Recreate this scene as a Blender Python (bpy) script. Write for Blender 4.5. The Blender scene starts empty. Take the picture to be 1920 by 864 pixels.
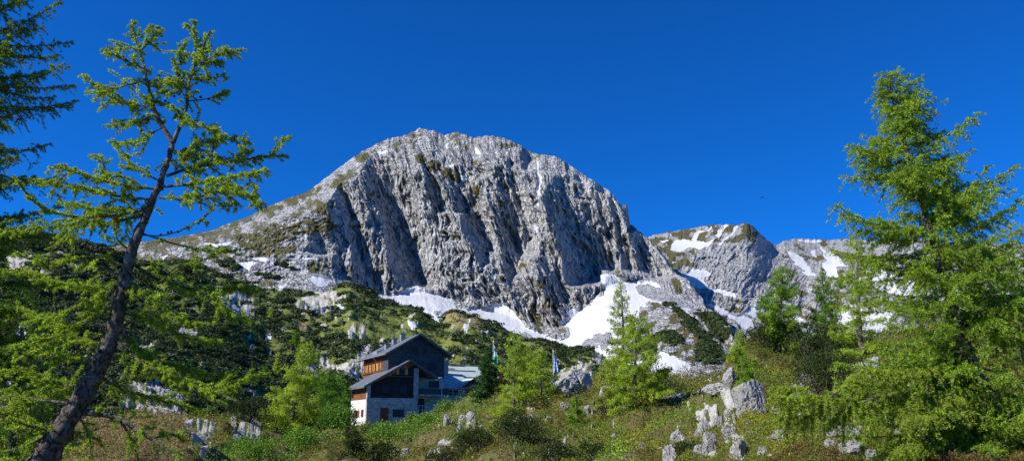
import bpy, math, random
import numpy as np
from math import radians, sin, cos, pi
rng = np.random.default_rng(11)
random.seed(5)
scene = bpy.context.scene
COL = scene.collection

# ------------------------------------------------------------------ camera
F = 1478.0
PITCH = radians(14)
cam_d = bpy.data.cameras.new("camera")
cam_d.sensor_width = 36.0
cam_d.lens = F / 1920.0 * 36.0
cam_d.clip_start = 0.1
cam_d.clip_end = 30000
cam = bpy.data.objects.new("camera", cam_d)
COL.objects.link(cam)
cam.rotation_euler = (pi / 2 + PITCH, 0, 0)
scene.camera = cam

def ray(x, y):
    """direction through a photo point, scaled so that its forward (y) part is 1"""
    x = np.asarray(x, float); y = np.asarray(y, float)
    cx = (x - 960) / F; cy = (432 - y) / F
    fy = cos(PITCH) - cy * sin(PITCH)
    fz = sin(PITCH) + cy * cos(PITCH)
    return np.stack([cx / fy, np.ones_like(fy), fz / fy], -1)

def at(x, y, D):
    return ray(x, y) * np.asarray(D, float)[..., None]

# ------------------------------------------------------------------ noise
_perm = rng.permutation(4096)
_gr = rng.normal(size=(4096, 3)); _gr /= np.linalg.norm(_gr, axis=1)[:, None]

def _hash(i, j, k, s):
    return _perm[(_perm[(_perm[(i + s * 57) & 4095] + j) & 4095] + k) & 4095]

def noise2(x, y, s=0):
    x = np.asarray(x, float); y = np.asarray(y, float)
    xi = np.floor(x).astype(np.int64); yi = np.floor(y).astype(np.int64)
    xf = x - xi; yf = y - yi
    u = xf * xf * xf * (xf * (xf * 6 - 15) + 10); v = yf * yf * yf * (yf * (yf * 6 - 15) + 10)
    def g(a, b):
        h = _gr[_hash(xi + a, yi + b, 0 * xi, s)]
        return h[..., 0] * (xf - a) + h[..., 1] * (yf - b)
    n = (g(0, 0) * (1 - u) + g(1, 0) * u) * (1 - v) + (g(0, 1) * (1 - u) + g(1, 1) * u) * v
    return n * 1.7

def fbm(x, y, o=4, s=0, gain=.5):
    r = 0; a = 1
    for i in range(o):
        r = r + a * noise2(x, y, s + i); x = x * 2.03 + 7.1; y = y * 2.03 + 3.7; a *= gain
    return r

def ridged(x, y, o=4, s=0, gain=.5):
    r = 0; a = 1
    for i in range(o):
        r = r + a * (1 - 2.2 * np.abs(noise2(x, y, s + i))); x = x * 2.1 + 5.3; y = y * 2.1 + 1.9; a *= gain
    return r

def sstep(a, b, x):
    t = np.clip((x - a) / (b - a), 0, 1)
    return t * t * (3 - 2 * t)

def blur(a, r):
    if r <= 0: return a
    n = int(r * 3) + 1
    k = np.exp(-.5 * (np.arange(-n, n + 1) / r) ** 2); k /= k.sum()
    for ax in (0, 1):
        p = np.pad(a, [(n, n) if i == ax else (0, 0) for i in (0, 1)], mode='edge')
        out = 0
        for i, w in enumerate(k):
            out = out + w * (p[i:i + a.shape[0], :] if ax == 0 else p[:, i:i + a.shape[1]])
        a = out
    return a

class Raster:
    """a map over the view used to lay out what grows or lies where on the land"""
    def __init__(s, x0, y0, x1, y1):
        s.x0, s.y0, s.w, s.h = x0, y0, x1 - x0, y1 - y0
        s.yy, s.xx = np.mgrid[y0:y1, x0:x1].astype(float)
    def zero(s): return np.zeros((s.h, s.w))
    def poly(s, a, pts, v=1.0):
        pts = np.array(pts, float)
        bx0 = int(max(s.x0, pts[:, 0].min() - 1)); bx1 = int(min(s.x0 + s.w, pts[:, 0].max() + 2))
        by0 = int(max(s.y0, pts[:, 1].min() - 1)); by1 = int(min(s.y0 + s.h, pts[:, 1].max() + 2))
        if bx1 <= bx0 or by1 <= by0: return a
        X = s.xx[by0 - s.y0:by1 - s.y0, bx0 - s.x0:bx1 - s.x0]; Y = s.yy[by0 - s.y0:by1 - s.y0, bx0 - s.x0:bx1 - s.x0]
        ins = np.zeros(X.shape, bool); n = len(pts)
        for i in range(n):
            xa, ya = pts[i]; xb, yb = pts[(i + 1) % n]
            if ya == yb: continue
            c = ((Y < ya) != (Y < yb)) & (X < (xb - xa) * (Y - ya) / (yb - ya) + xa)
            ins ^= c
        sub = a[by0 - s.y0:by1 - s.y0, bx0 - s.x0:bx1 - s.x0]
        sub[ins] = v
        return a
    def sample(s, a, x, y):
        fx = np.clip(np.asarray(x, float) - s.x0, 0, s.w - 1.001); fy = np.clip(np.asarray(y, float) - s.y0, 0, s.h - 1.001)
        xi = fx.astype(int); yi = fy.astype(int); fx = fx - xi; fy = fy - yi
        return (a[yi, xi] * (1 - fx) + a[yi, xi + 1] * fx) * (1 - fy) + (a[yi + 1, xi] * (1 - fx) + a[yi + 1, xi + 1] * fx) * fy

def Z(ox, oy, s):
    return lambda pts: [(ox + a / s, oy + b / s) for a, b in pts]
Z1, Z2, Z3 = Z(560, 240, 5.4), Z(800, 240, 5.4), Z(1000, 280, 4.6214)
Z4, Z5, Z6 = Z(560, 400, 5.4), Z(800, 400, 5.4), Z(1000, 440, 4.6214)
Z7, Z8, Z9 = Z(1200, 400, 3.0857), Z(260, 400, 3.6), Z(750, 500, 2.373)
ZA, ZB, ZC = Z(1000, 680, 4.696), Z(1220, 680, 4.696), Z(1440, 640, 3.858)
ZD, ZE, ZF, ZH = Z(1660, 640, 3.858), Z(780, 700, 5.267), Z(600, 740, 6.968), Z(240, 680, 4.696)

# ------------------------------------------------------------------ meshes and tags
def tag(o, label=None, cat=None, group=None, kind=None):
    if label: o['label'] = label
    if cat: o['category'] = cat
    if group: o['group'] = group
    if kind: o['kind'] = kind
    return o

def mesh_np(name, co, quads=None, tris=None, mat=None, attrs=None, smooth=False):
    """fast mesh from numpy arrays"""
    me = bpy.data.meshes.new(name)
    co = np.ascontiguousarray(co, dtype=np.float32)
    nq = 0 if quads is None else len(quads); nt = 0 if tris is None else len(tris)
    me.vertices.add(len(co)); me.vertices.foreach_set('co', co.ravel())
    loops = []
    if nq: loops.append(np.asarray(quads, np.int32).ravel())
    if nt: loops.append(np.asarray(tris, np.int32).ravel())
    loops = np.concatenate(loops)
    me.loops.add(len(loops)); me.loops.foreach_set('vertex_index', loops)
    me.polygons.add(nq + nt)
    st = np.concatenate([np.arange(nq) * 4, nq * 4 + np.arange(nt) * 3]).astype(np.int32)
    me.polygons.foreach_set('loop_start', st)
    me.polygons.foreach_set('use_smooth', np.full(nq + nt, smooth))
    me.update(calc_edges=True)
    for k, v in (attrs or {}).items():
        v = np.asarray(v, np.float32)
        if v.ndim == 1:
            a = me.attributes.new(k, 'FLOAT', 'POINT'); a.data.foreach_set('value', v)
        else:
            a = me.attributes.new(k, 'FLOAT_COLOR', 'POINT')
            a.data.foreach_set('color', np.concatenate([v, np.ones((len(v), 1), np.float32)], 1).ravel())
    if mat: me.materials.append(mat)
    return me

def link(name, me, parent=None, loc=None):
    o = bpy.data.objects.new(name, me); COL.objects.link(o)
    if parent is not None: o.parent = parent
    if loc is not None: o.location = loc
    return o

def empty(name, loc, rz=0):
    o = bpy.data.objects.new(name, None); COL.objects.link(o)
    o.location = [float(v) for v in loc]; o.rotation_euler = (0, 0, rz); o.empty_display_size = .2
    return o

# ------------------------------------------------------------------ materials
def mat_new(name):
    m = bpy.data.materials.new(name); m.use_nodes = True
    nt = m.node_tree
    return m, nt, nt.nodes['Principled BSDF']

def N(nt, t, **kw):
    n = nt.nodes.new(t)
    for k, v in kw.items():
        if k.startswith('i_'):
            n.inputs[k[2:].replace('_', ' ')].default_value = v
        elif k.startswith('n'):
            pass
        else: setattr(n, k, v)
    return n

def mix_rgb(nt, fac, a, b, mode='MIX'):
    n = nt.nodes.new('ShaderNodeMix'); n.data_type = 'RGBA'; n.blend_type = mode
    for sock, v in ((n.inputs[0], fac), (n.inputs[6], a), (n.inputs[7], b)):
        if isinstance(v, (int, float)): sock.default_value = v
        elif isinstance(v, tuple): sock.default_value = (*v, 1) if len(v) == 3 else v
        else: nt.links.new(v, sock)
    return n.outputs[2]

def ramp(nt, fac, stops):
    n = nt.nodes.new('ShaderNodeValToRGB'); nt.links.new(fac, n.inputs[0])
    el = n.color_ramp.elements
    while len(el) < len(stops): el.new(.5)
    for e, (p, c) in zip(el, stops):
        e.position = p; e.color = (c, c, c, 1) if isinstance(c, (int, float)) else (*c, 1)
    return n.outputs[0]

def noise_tex(nt, scale, detail=5, rough=.6, vec=None, dist=0):
    n = nt.nodes.new('ShaderNodeTexNoise')
    n.inputs['Scale'].default_value = scale; n.inputs['Detail'].default_value = detail
    n.inputs['Roughness'].default_value = rough; n.inputs['Distortion'].default_value = dist
    if vec is not None: nt.links.new(vec, n.inputs['Vector'])
    return n.outputs[0]

def objvec(nt, scale=(1, 1, 1), rot=(0, 0, 0)):
    tc = nt.nodes.new('ShaderNodeTexCoord'); mp = nt.nodes.new('ShaderNodeMapping')
    mp.inputs['Scale'].default_value = scale; mp.inputs['Rotation'].default_value = rot
    nt.links.new(tc.outputs['Object'], mp.inputs['Vector'])
    return mp.outputs[0]

def attr(nt, name):
    n = nt.nodes.new('ShaderNodeAttribute'); n.attribute_name = name
    return n

def bump(nt, h, strength, dist, bsdf):
    b = nt.nodes.new('ShaderNodeBump'); b.inputs['Strength'].default_value = strength
    b.inputs['Distance'].default_value = dist
    nt.links.new(h, b.inputs['Height']); nt.links.new(b.outputs[0], bsdf.inputs['Normal'])

def mix_math(nt, op, a, b):
    n = nt.nodes.new('ShaderNodeMath'); n.operation = op
    for s_, v in ((n.inputs[0], a), (n.inputs[1], b)):
        if isinstance(v, (int, float)): s_.default_value = v
        else: nt.links.new(v, s_)
    return n.outputs[0]

def simple(name, col, rough=.7, var=.25, scale=3, metallic=0, bmp=.0, vscale=(1, 1, 1)):
    m, nt, b = mat_new(name)
    v = objvec(nt, vscale)
    n = noise_tex(nt, scale, 6, .65, v)
    c = ramp(nt, n, [(.3, tuple(x * (1 - var) for x in col)), (.7, tuple(min(1, x * (1 + var)) for x in col))])
    nt.links.new(c, b.inputs['Base Color'])
    b.inputs['Roughness'].default_value = rough; b.inputs['Metallic'].default_value = metallic
    b.inputs['Specular IOR Level'].default_value = .3
    if bmp: bump(nt, n, bmp, .05, b)
    return m

def land_mat(name, rock, scale, grass=(.105, .12, .035), soil=(.16, .12, .07), bmp=1.0, bdist=1.0, crack=0):
    """land surface: rock with grass, soil and snow where the mesh says they lie"""
    m, nt, b = mat_new(name)
    v = objvec(nt)
    n1 = noise_tex(nt, scale, 8, .68, v)
    n2 = noise_tex(nt, scale * .22, 6, .6, v)
    n3 = noise_tex(nt, scale * 3.5, 4, .7, v)
    rk = ramp(nt, n1, [(.30, tuple(x * .38 for x in rock)), (.46, tuple(x * .88 for x in rock)), (.72, tuple(x * 1.25 for x in rock))])
    rk = mix_rgb(nt, ramp(nt, n2, [(.4, 0.), (.7, .5)]), rk, (rock[0] * .95, rock[1] * .91, rock[2] * .84))
    ck = None
    if crack:
        dn = nt.nodes.new('ShaderNodeTexNoise'); dn.inputs['Scale'].default_value = crack * .8; dn.inputs['Detail'].default_value = 5
        nt.links.new(v, dn.inputs['Vector'])
        vm = nt.nodes.new('ShaderNodeVectorMath'); vm.operation = 'MULTIPLY_ADD'; vm.inputs[1].default_value = (16, 16, 16)
        nt.links.new(dn.outputs[1], vm.inputs[0]); nt.links.new(v, vm.inputs[2])
        mp = nt.nodes.new('ShaderNodeMapping'); mp.inputs['Scale'].default_value = (1, 1, .42); mp.inputs['Rotation'].default_value = (0, .3, 0); nt.links.new(vm.outputs[0], mp.inputs['Vector'])
        cks = []
        for k_ in (1, 2.7):
            vo = nt.nodes.new('ShaderNodeTexVoronoi'); vo.feature = 'DISTANCE_TO_EDGE'; vo.inputs['Scale'].default_value = crack * k_
            nt.links.new(mp.outputs[0], vo.inputs['Vector']); cks.append(ramp(nt, vo.outputs[0], [(.0, .42 + .12 * (k_ > 1)), (.10, 1.)]))
        ck = mix_rgb(nt, 1., cks[0], cks[1], 'MULTIPLY')
        rk = mix_rgb(nt, 1., rk, ck, 'MULTIPLY')
    gr = ramp(nt, n1, [(.3, tuple(x * .55 for x in grass)), (.7, tuple(x * 1.35 for x in grass))])
    gr = mix_rgb(nt, ramp(nt, n2, [(.35, 0.), (.65, .6)]), gr, (grass[0] * 1.15, grass[1] * .85, grass[2] * 1.0))
    so = ramp(nt, n3, [(.3, tuple(x * .6 for x in soil)), (.7, tuple(x * 1.3 for x in soil))])
    def mask(a, sharp=.16, amt=.5):
        at_ = attr(nt, a).outputs['Fac']
        s = mix_math(nt, 'ADD', at_, mix_math(nt, 'MULTIPLY', mix_math(nt, 'SUBTRACT', n3, .5), amt))
        return ramp(nt, s, [(.5 - sharp, 0.), (.5 + sharp, 1.)])
    c = mix_rgb(nt, mask('grass'), rk, gr)
    c = mix_rgb(nt, mask('soil'), c, so)
    sn = mask('snow', .08, .12)
    snc = ramp(nt, noise_tex(nt, scale * .3, 5, .6, v), [(.3, (.45, .47, .51)), (.5, (.56, .57, .60)), (.7, (.63, .64, .66))])
    c = mix_rgb(nt, sn, c, snc)
    nt.links.new(c, b.inputs['Base Color'])
    b.inputs['Roughness'].default_value = .9
    b.inputs['Specular IOR Level'].default_value = .15
    inv = mix_math(nt, 'SUBTRACT', 1, mix_math(nt, 'MULTIPLY', sn, .93))
    hh_ = mix_math(nt, 'ADD', n1, mix_math(nt, 'MULTIPLY', n3, .4))
    if ck is not None: hh_ = mix_math(nt, 'ADD', hh_, mix_math(nt, 'MULTIPLY', ck, .35))
    h = mix_math(nt, 'MULTIPLY', hh_, inv)
    bump(nt, h, bmp, bdist, b)
    return m

def leaf_mat(name, trans=.3, rough=.6):
    m, nt, b = mat_new(name)
    a = attr(nt, 'tint')
    b.inputs['Roughness'].default_value = rough
    b.inputs['Specular IOR Level'].default_value = .15
    nt.links.new(a.outputs['Color'], b.inputs['Base Color'])
    t = nt.nodes.new('ShaderNodeBsdfTranslucent')
    c = mix_rgb(nt, 1.0, a.outputs['Color'], (1.3, 1.25, .6), 'MULTIPLY')
    nt.links.new(c, t.inputs['Color'])
    mx = nt.nodes.new('ShaderNodeMixShader'); mx.inputs[0].default_value = trans
    nt.links.new(b.outputs[0], mx.inputs[1]); nt.links.new(t.outputs[0], mx.inputs[2])
    nt.links.new(mx.outputs[0], nt.nodes['Material Output'].inputs['Surface'])
    return m

# ------------------------------------------------------------------ light
SUN_AZ = radians(22)      # from straight left, turned this much towards the viewer
SUN_EL = radians(39)
S = np.array([-cos(SUN_EL) * cos(SUN_AZ), -cos(SUN_EL) * sin(SUN_AZ), sin(SUN_EL)])
w = bpy.data.worlds.new("World"); scene.world = w; w.use_nodes = True
wn = w.node_tree; bg = wn.nodes['Background']
sky = wn.nodes.new('ShaderNodeTexSky'); sky.sky_type = 'NISHITA'; sky.sun_disc = False
sky.sun_elevation = SUN_EL
sky.sun_rotation = math.atan2(S[0], S[1])
sky.altitude = 1800; sky.air_density = 1.0; sky.dust_density = .0; sky.ozone_density = 4.0
tint = wn.nodes.new('ShaderNodeMix'); tint.data_type = 'RGBA'; tint.blend_type = 'MULTIPLY'
tint.inputs[0].default_value = 1; tint.inputs[7].default_value = (.05, .57, 1.3, 1)
wn.links.new(sky.outputs[0], tint.inputs[6]); wn.links.new(tint.outputs[2], bg.inputs[0])
bg.inputs[1].default_value = .091
sl = bpy.data.lights.new("sun", 'SUN'); sl.energy = 5.0; sl.angle = radians(.5); sl.color = (1, .95, .86)
so = bpy.data.objects.new("sun", sl); COL.objects.link(so)
from mathutils import Vector
so.rotation_euler = Vector((S[0], S[1], S[2])).to_track_quat('Z', 'Y').to_euler()
scene.view_settings.view_transform = 'Standard'
scene.view_settings.look = 'None'
scene.view_settings.exposure = 0.42
scene.view_settings.gamma = 1.0
scene.cycles.max_bounces = 5
scene.cycles.diffuse_bounces = 2
scene.cycles.transparent_max_bounces = 4
# ================================================================== the land
def grid_faces(nr, nc):
    i = np.arange(nr - 1)[:, None] * nc + np.arange(nc - 1)[None, :]
    i = i.ravel()
    return np.stack([i, i + 1, i + nc + 1, i + nc], -1)

class Land:
    """one sheet of land: columns follow the azimuth, rows run from its lowest seen line up to its crest,
    then the ground falls away behind the crest"""
    def __init__(s, xs, crest, bottom, nrow):
        s.xs = np.asarray(xs, float)
        cr = np.array(crest, float); bt = np.array(bottom, float)
        s.yc = np.interp(s.xs, cr[:, 0], cr[:, 1]); s.yb = np.interp(s.xs, bt[:, 0], bt[:, 1])
        s.t = np.linspace(0, 1, nrow)
        s.X = np.broadcast_to(s.xs[None, :], (nrow, len(s.xs))).copy()
        s.Y = s.yb[None, :] + (s.yc - s.yb)[None, :] * s.t[:, None]
    def depth(s, *lines):
        """lines: (y array, D array) per column from bottom to crest; inverse depth is linear between them"""
        inv = np.zeros_like(s.Y)
        for j in range(len(s.xs)):
            yy = [-l[0][j] for l in lines]; dd = [1 / l[1][j] for l in lines]
            inv[:, j] = np.interp(-s.Y[:, j], yy, dd)
        s.D = 1 / inv
    def place(s): s.P = at(s.X, s.Y, s.D)
    def at(s, x, y):
        """land point under a photo point"""
        x = np.atleast_1d(np.asarray(x, float)); y = np.atleast_1d(np.asarray(y, float))
        fc = np.clip(np.interp(x, s.xs, np.arange(len(s.xs))), 0, len(s.xs) - 1.001)
        yb = np.interp(x, s.xs, s.yb); yc = np.interp(x, s.xs, s.yc)
        fr = np.clip((y - yb) / (yc - yb), 0, 1) * (len(s.t) - 1.001)
        c = fc.astype(int); r = fr.astype(int); a = (fc - c)[:, None]; b = (fr - r)[:, None]
        P = s.P
        return (P[r, c] * (1 - a) + P[r, c + 1] * a) * (1 - b) + (P[r + 1, c] * (1 - a) + P[r + 1, c + 1] * a) * b
    def build(s, name, mat, attrs, back, front=None, smooth=True):
        """back: list of offsets (dy, dz) hung behind the crest; front: rows put before the bottom"""
        P = s.P; A = {k: v.copy() for k, v in attrs.items()}
        rows = [P]
        for dy, dz in back:
            q = P[-1].copy(); q[:, :2] *= (1 + dy / q[:, 1])[:, None]; q[:, 2] += dz
            rows.append(q[None])
        if front is not None: rows.insert(0, front)
        G_ = np.concatenate(rows, 0); nr, nc = G_.shape[:2]
        for k, v in A.items():
            parts = [v] + [v[-1:]] * len(back)
            if front is not None: parts.insert(0, np.broadcast_to(v[:1], (len(front),) + v.shape[1:]))
            A[k] = np.concatenate(parts, 0).reshape(nr * nc, *v.shape[2:])
        me = mesh_np(name, G_.reshape(-1, 3), quads=grid_faces(nr, nc), mat=mat, attrs=A, smooth=smooth)
        return tag(link(name, me), kind='structure')

def line(pts, xs, col):
    p = np.array(pts, float); return np.interp(xs, p[:, 0], p[:, col])

# ---------------------------------------------------------------- main mountain
mcrest = [(-160, 470), (80, 462), (150, 462), (200, 460), (266, 453), (301, 449), (352, 441), (397, 432), (420, 422), (464, 407), (499, 389), (539, 372), (574, 361), (596, 345),
          (618, 328), (653, 301), (688, 279), (728, 260), (763, 253), (787, 240), (811, 245), (833, 253), (858, 248), (875, 252), (886, 259), (908, 255),
          (935, 256), (952, 262), (970, 270), (986, 279), (1001, 288), (1041, 293), (1060, 304), (1076, 315), (1098, 330), (1113, 340), (1139, 356), (1150, 366), (1161, 381), (1176, 386),
          (1179, 402), (1181, 420), (1190, 425), (1198, 433), (1210, 442), (1219, 449), (1232, 462), (1241, 473), (1252, 488), (1262, 503), (1267, 514), (1280, 519), (1292, 526), (1300, 536),
          (1312, 552), (1325, 574), (1340, 586), (1355, 594), (1372, 614), (1385, 645), (1400, 690), (1460, 800)]
mx = np.arange(-160, 1461, 1.15)
M = Land(mx, mcrest, [(-160, 790), (1000, 790), (1460, 860)], 450)
foot = [(-160, 560, 1040), (100, 545, 1040), (300, 520, 1040), (450, 520, 1050), (600, 500, 1095), (720, 553, 1180), (800, 545, 1210), (900, 575, 1200), (1050, 622, 1130), (1085, 590, 1190),
        (1130, 530, 1260), (1200, 526, 1290), (1262, 516, 1270), (1330, 600, 1000), (1400, 700, 800), (1460, 830, 700)]
mDc = line([(-160, 0, 1200), (80, 0, 1200), (260, 0, 1220), (420, 0, 1290), (600, 0, 1420), (780, 0, 1640), (950, 0, 1620), (1100, 0, 1520), (1180, 0, 1420), (1262, 0, 1300), (1330, 0, 1080), (1400, 0, 850), (1460, 0, 720)], mx, 2)
myf = line(foot, mx, 1); mDf = line(foot, mx, 2)
mDb = line([(-160, 0, 720), (400, 0, 720), (900, 0, 720), (1300, 0, 560), (1460, 0, 520)], mx, 2)
ker = np.exp(-.5 * (np.arange(-60, 61) / 22.) ** 2); ker /= ker.sum()
sm = lambda a: np.convolve(np.pad(a, 60, mode='edge'), ker, 'valid')
mDc, mDf, mDb = sm(mDc), sm(mDf), sm(mDb)
yf = np.maximum(sm(myf), M.yc + 6); yf = np.minimum(yf, M.yb - 8)
M.depth((M.yb, mDb), (yf, mDf), (yf + .72 * (M.yc - yf), mDf + .38 * (mDc - mDf)), (M.yc, np.maximum(mDc, mDf + 3)))

R1 = Raster(-170, 220, 1480, 880)
dark = R1.zero()
DARK = [Z1([(945,240),(975,250),(965,350),(975,420),(985,500),(960,530),(935,480),(930,380),(945,300)]),
 Z1([(625,430),(655,440),(650,500),(600,560),(570,575),(610,510),(620,470)]),
 Z1([(800,480),(820,540),(870,570),(930,600),(980,640),(985,720),(1050,760),(1090,820),(1080,864),(900,864),(870,740),(850,640),(830,570),(800,520)]),
 Z1([(500,690),(550,720),(580,770),(610,790),(560,800),(520,760)]), Z1([(430,760),(470,800),(510,864),(450,864),(420,800)]),
 Z1([(195,655),(225,640),(270,680),(250,695),(200,690)]), Z1([(1190,460),(1230,480),(1250,540),(1220,550)]), Z1([(1110,470),(1120,500),(1085,520)]),
 Z1([(700,720),(740,770),(800,864),(770,864),(720,790)]),
 Z2([(935,235),(1040,270),(1045,300),(1030,370),(1010,430),(1050,470),(960,420),(945,330)]), Z2([(810,330),(870,360),(855,420),(810,390)]),
 Z2([(1000,500),(1050,530),(1110,600),(1070,580),(1020,540)]), Z2([(490,400),(545,430),(550,490),(480,485)]), Z2([(550,425),(630,480),(600,490),(560,455)]),
 Z2([(700,520),(770,560),(800,650),(880,710),(800,730),(740,670),(710,600)]), Z2([(60,760),(110,740),(150,820),(170,864),(60,864)]),
 Z2([(270,690),(330,700),(390,780),(420,864),(280,864)]), Z2([(0,450),(30,470),(30,560),(0,570)]), Z2([(1085,770),(1150,800),(1150,864),(1090,864)]), Z2([(890,790),(930,800),(930,860),(900,850)]),
 Z3([(265,235),(315,250),(320,310),(290,340),(270,380),(265,320)]), Z3([(245,140),(300,150),(360,230),(440,310),(450,355),(400,340),(370,290),(350,210),(290,180)]),
 Z3([(520,330),(580,310),(625,370),(625,460),(600,460),(590,390),(550,380)]), Z3([(475,450),(510,430),(590,470),(580,570),(540,530),(490,500)]),
 Z3([(665,380),(700,390),(740,460),(670,440)]), Z3([(685,545),(740,560),(790,590),(870,675),(800,735),(740,720),(690,600)]), Z3([(790,490),(825,500),(830,630),(800,600)]),
 Z3([(210,500),(290,570),(350,630),(390,690),(300,640),(260,700),(215,660)]), Z3([(395,510),(460,530),(470,600),(440,680),(400,650)]), Z3([(650,670),(720,690),(730,800),(670,800)]),
 Z3([(240,730),(300,780),(360,864),(250,864)]), Z3([(0,480),(60,520),(50,600),(20,660),(0,664)]), Z3([(980,800),(1030,820),(1010,864),(970,864)]),
 Z4([(780,20),(870,60),(920,120),(950,200),(1000,300),(1050,380),(1130,385),(1200,480),(1260,620),(1290,770),(1110,740),(1000,740),(960,640),(900,600),(870,480),(840,300),(820,160)]),
 Z4([(1020,0),(1080,0),(1070,100),(1040,120),(1010,60)]), Z4([(330,0),(530,0),(540,80),(490,150),(430,110),(350,80)]), Z4([(370,260),(510,260),(470,360),(480,430),(400,380),(360,310)]),
 Z4([(520,290),(545,310),(545,440),(520,430)]), Z4([(40,360),(260,380),(270,430),(120,430),(50,400)]), Z4([(80,230),(140,240),(150,310),(100,300)]),
 Z4([(330,530),(390,540),(480,590),(430,660),(400,610)]), Z4([(580,540),(660,580),(790,710),(800,760),(720,720),(640,640),(570,620)]),
 Z5([(380,100),(440,160),(480,200),(520,170),(590,230),(610,400),(600,500),(560,540),(520,520),(510,400),(470,260),(390,180)]), Z5([(450,20),(500,70),(530,150),(490,170),(470,90)]),
 Z5([(330,0),(440,0),(410,45),(360,20)]), Z5([(730,110),(840,210),(820,280),(740,250)]),
 Z5([(840,20),(940,30),(1050,150),(1060,270),(1000,310),(990,400),(940,480),(880,640),(820,680),(790,620),(800,450),(760,400),(800,290),(860,280),(880,200),(870,100)]),
 Z5([(680,500),(730,620),(715,670),(680,610)]), Z5([(620,320),(670,370),(680,420),(630,380)]), Z5([(1130,430),(1210,460),(1240,590),(1296,680),(1296,700),(1200,590),(1130,490)]),
 Z5([(1100,20),(1140,40),(1130,120),(1090,120)]), Z5([(180,20),(230,60),(220,190),(190,110)]), Z5([(700,740),(745,760),(745,860),(715,830)]),
 Z6([(240,0),(310,60),(360,100),(370,180),(420,230),(460,280),(530,300),(580,390),(540,410),(400,430),(310,460),(265,430),(285,300),(260,200)]), Z6([(460,170),(530,160),(560,300),(480,290)]),
 Z6([(520,90),(570,160),(640,190),(710,230),(700,300),(650,330),(590,310),(550,220)]), Z6([(660,0),(740,30),(710,70),(670,60)]),
 Z6([(920,190),(1000,180),(1050,220),(1120,270),(1120,150),(1200,250),(1230,340),(1120,380),(1000,390),(930,400),(900,370)]), Z6([(760,200),(800,220),(850,300),(860,350),(770,340)]),
 Z6([(170,60),(220,120),(230,210),(190,190)]), Z6([(50,180),(110,210),(140,310),(220,420),(300,560),(250,540),(150,380),(90,290),(40,210)]), Z6([(190,540),(250,560),(300,590),(220,590)]),
 Z6([(980,60),(1030,80),(1010,130)]), Z6([(870,60),(925,60),(910,130),(870,110)]),
 Z7([(690,155),(740,200),(775,270),(740,240),(705,200)]), Z7([(230,380),(300,420),(350,480),(370,520),(300,500),(250,430)])]
for p_ in DARK: R1.poly(dark, p_)
cy_, cx_ = np.mgrid[0:R1.h, 0:R1.w]
wx = 3.0 * fbm(R1.xx / 14, R1.yy / 20, 3, 3); wy = 3.0 * fbm(R1.xx / 14, R1.yy / 20, 3, 9)
dark = R1.sample(dark, R1.xx + wx, R1.yy + wy)
dark = blur(dark, .8)
snow = R1.zero()
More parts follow.
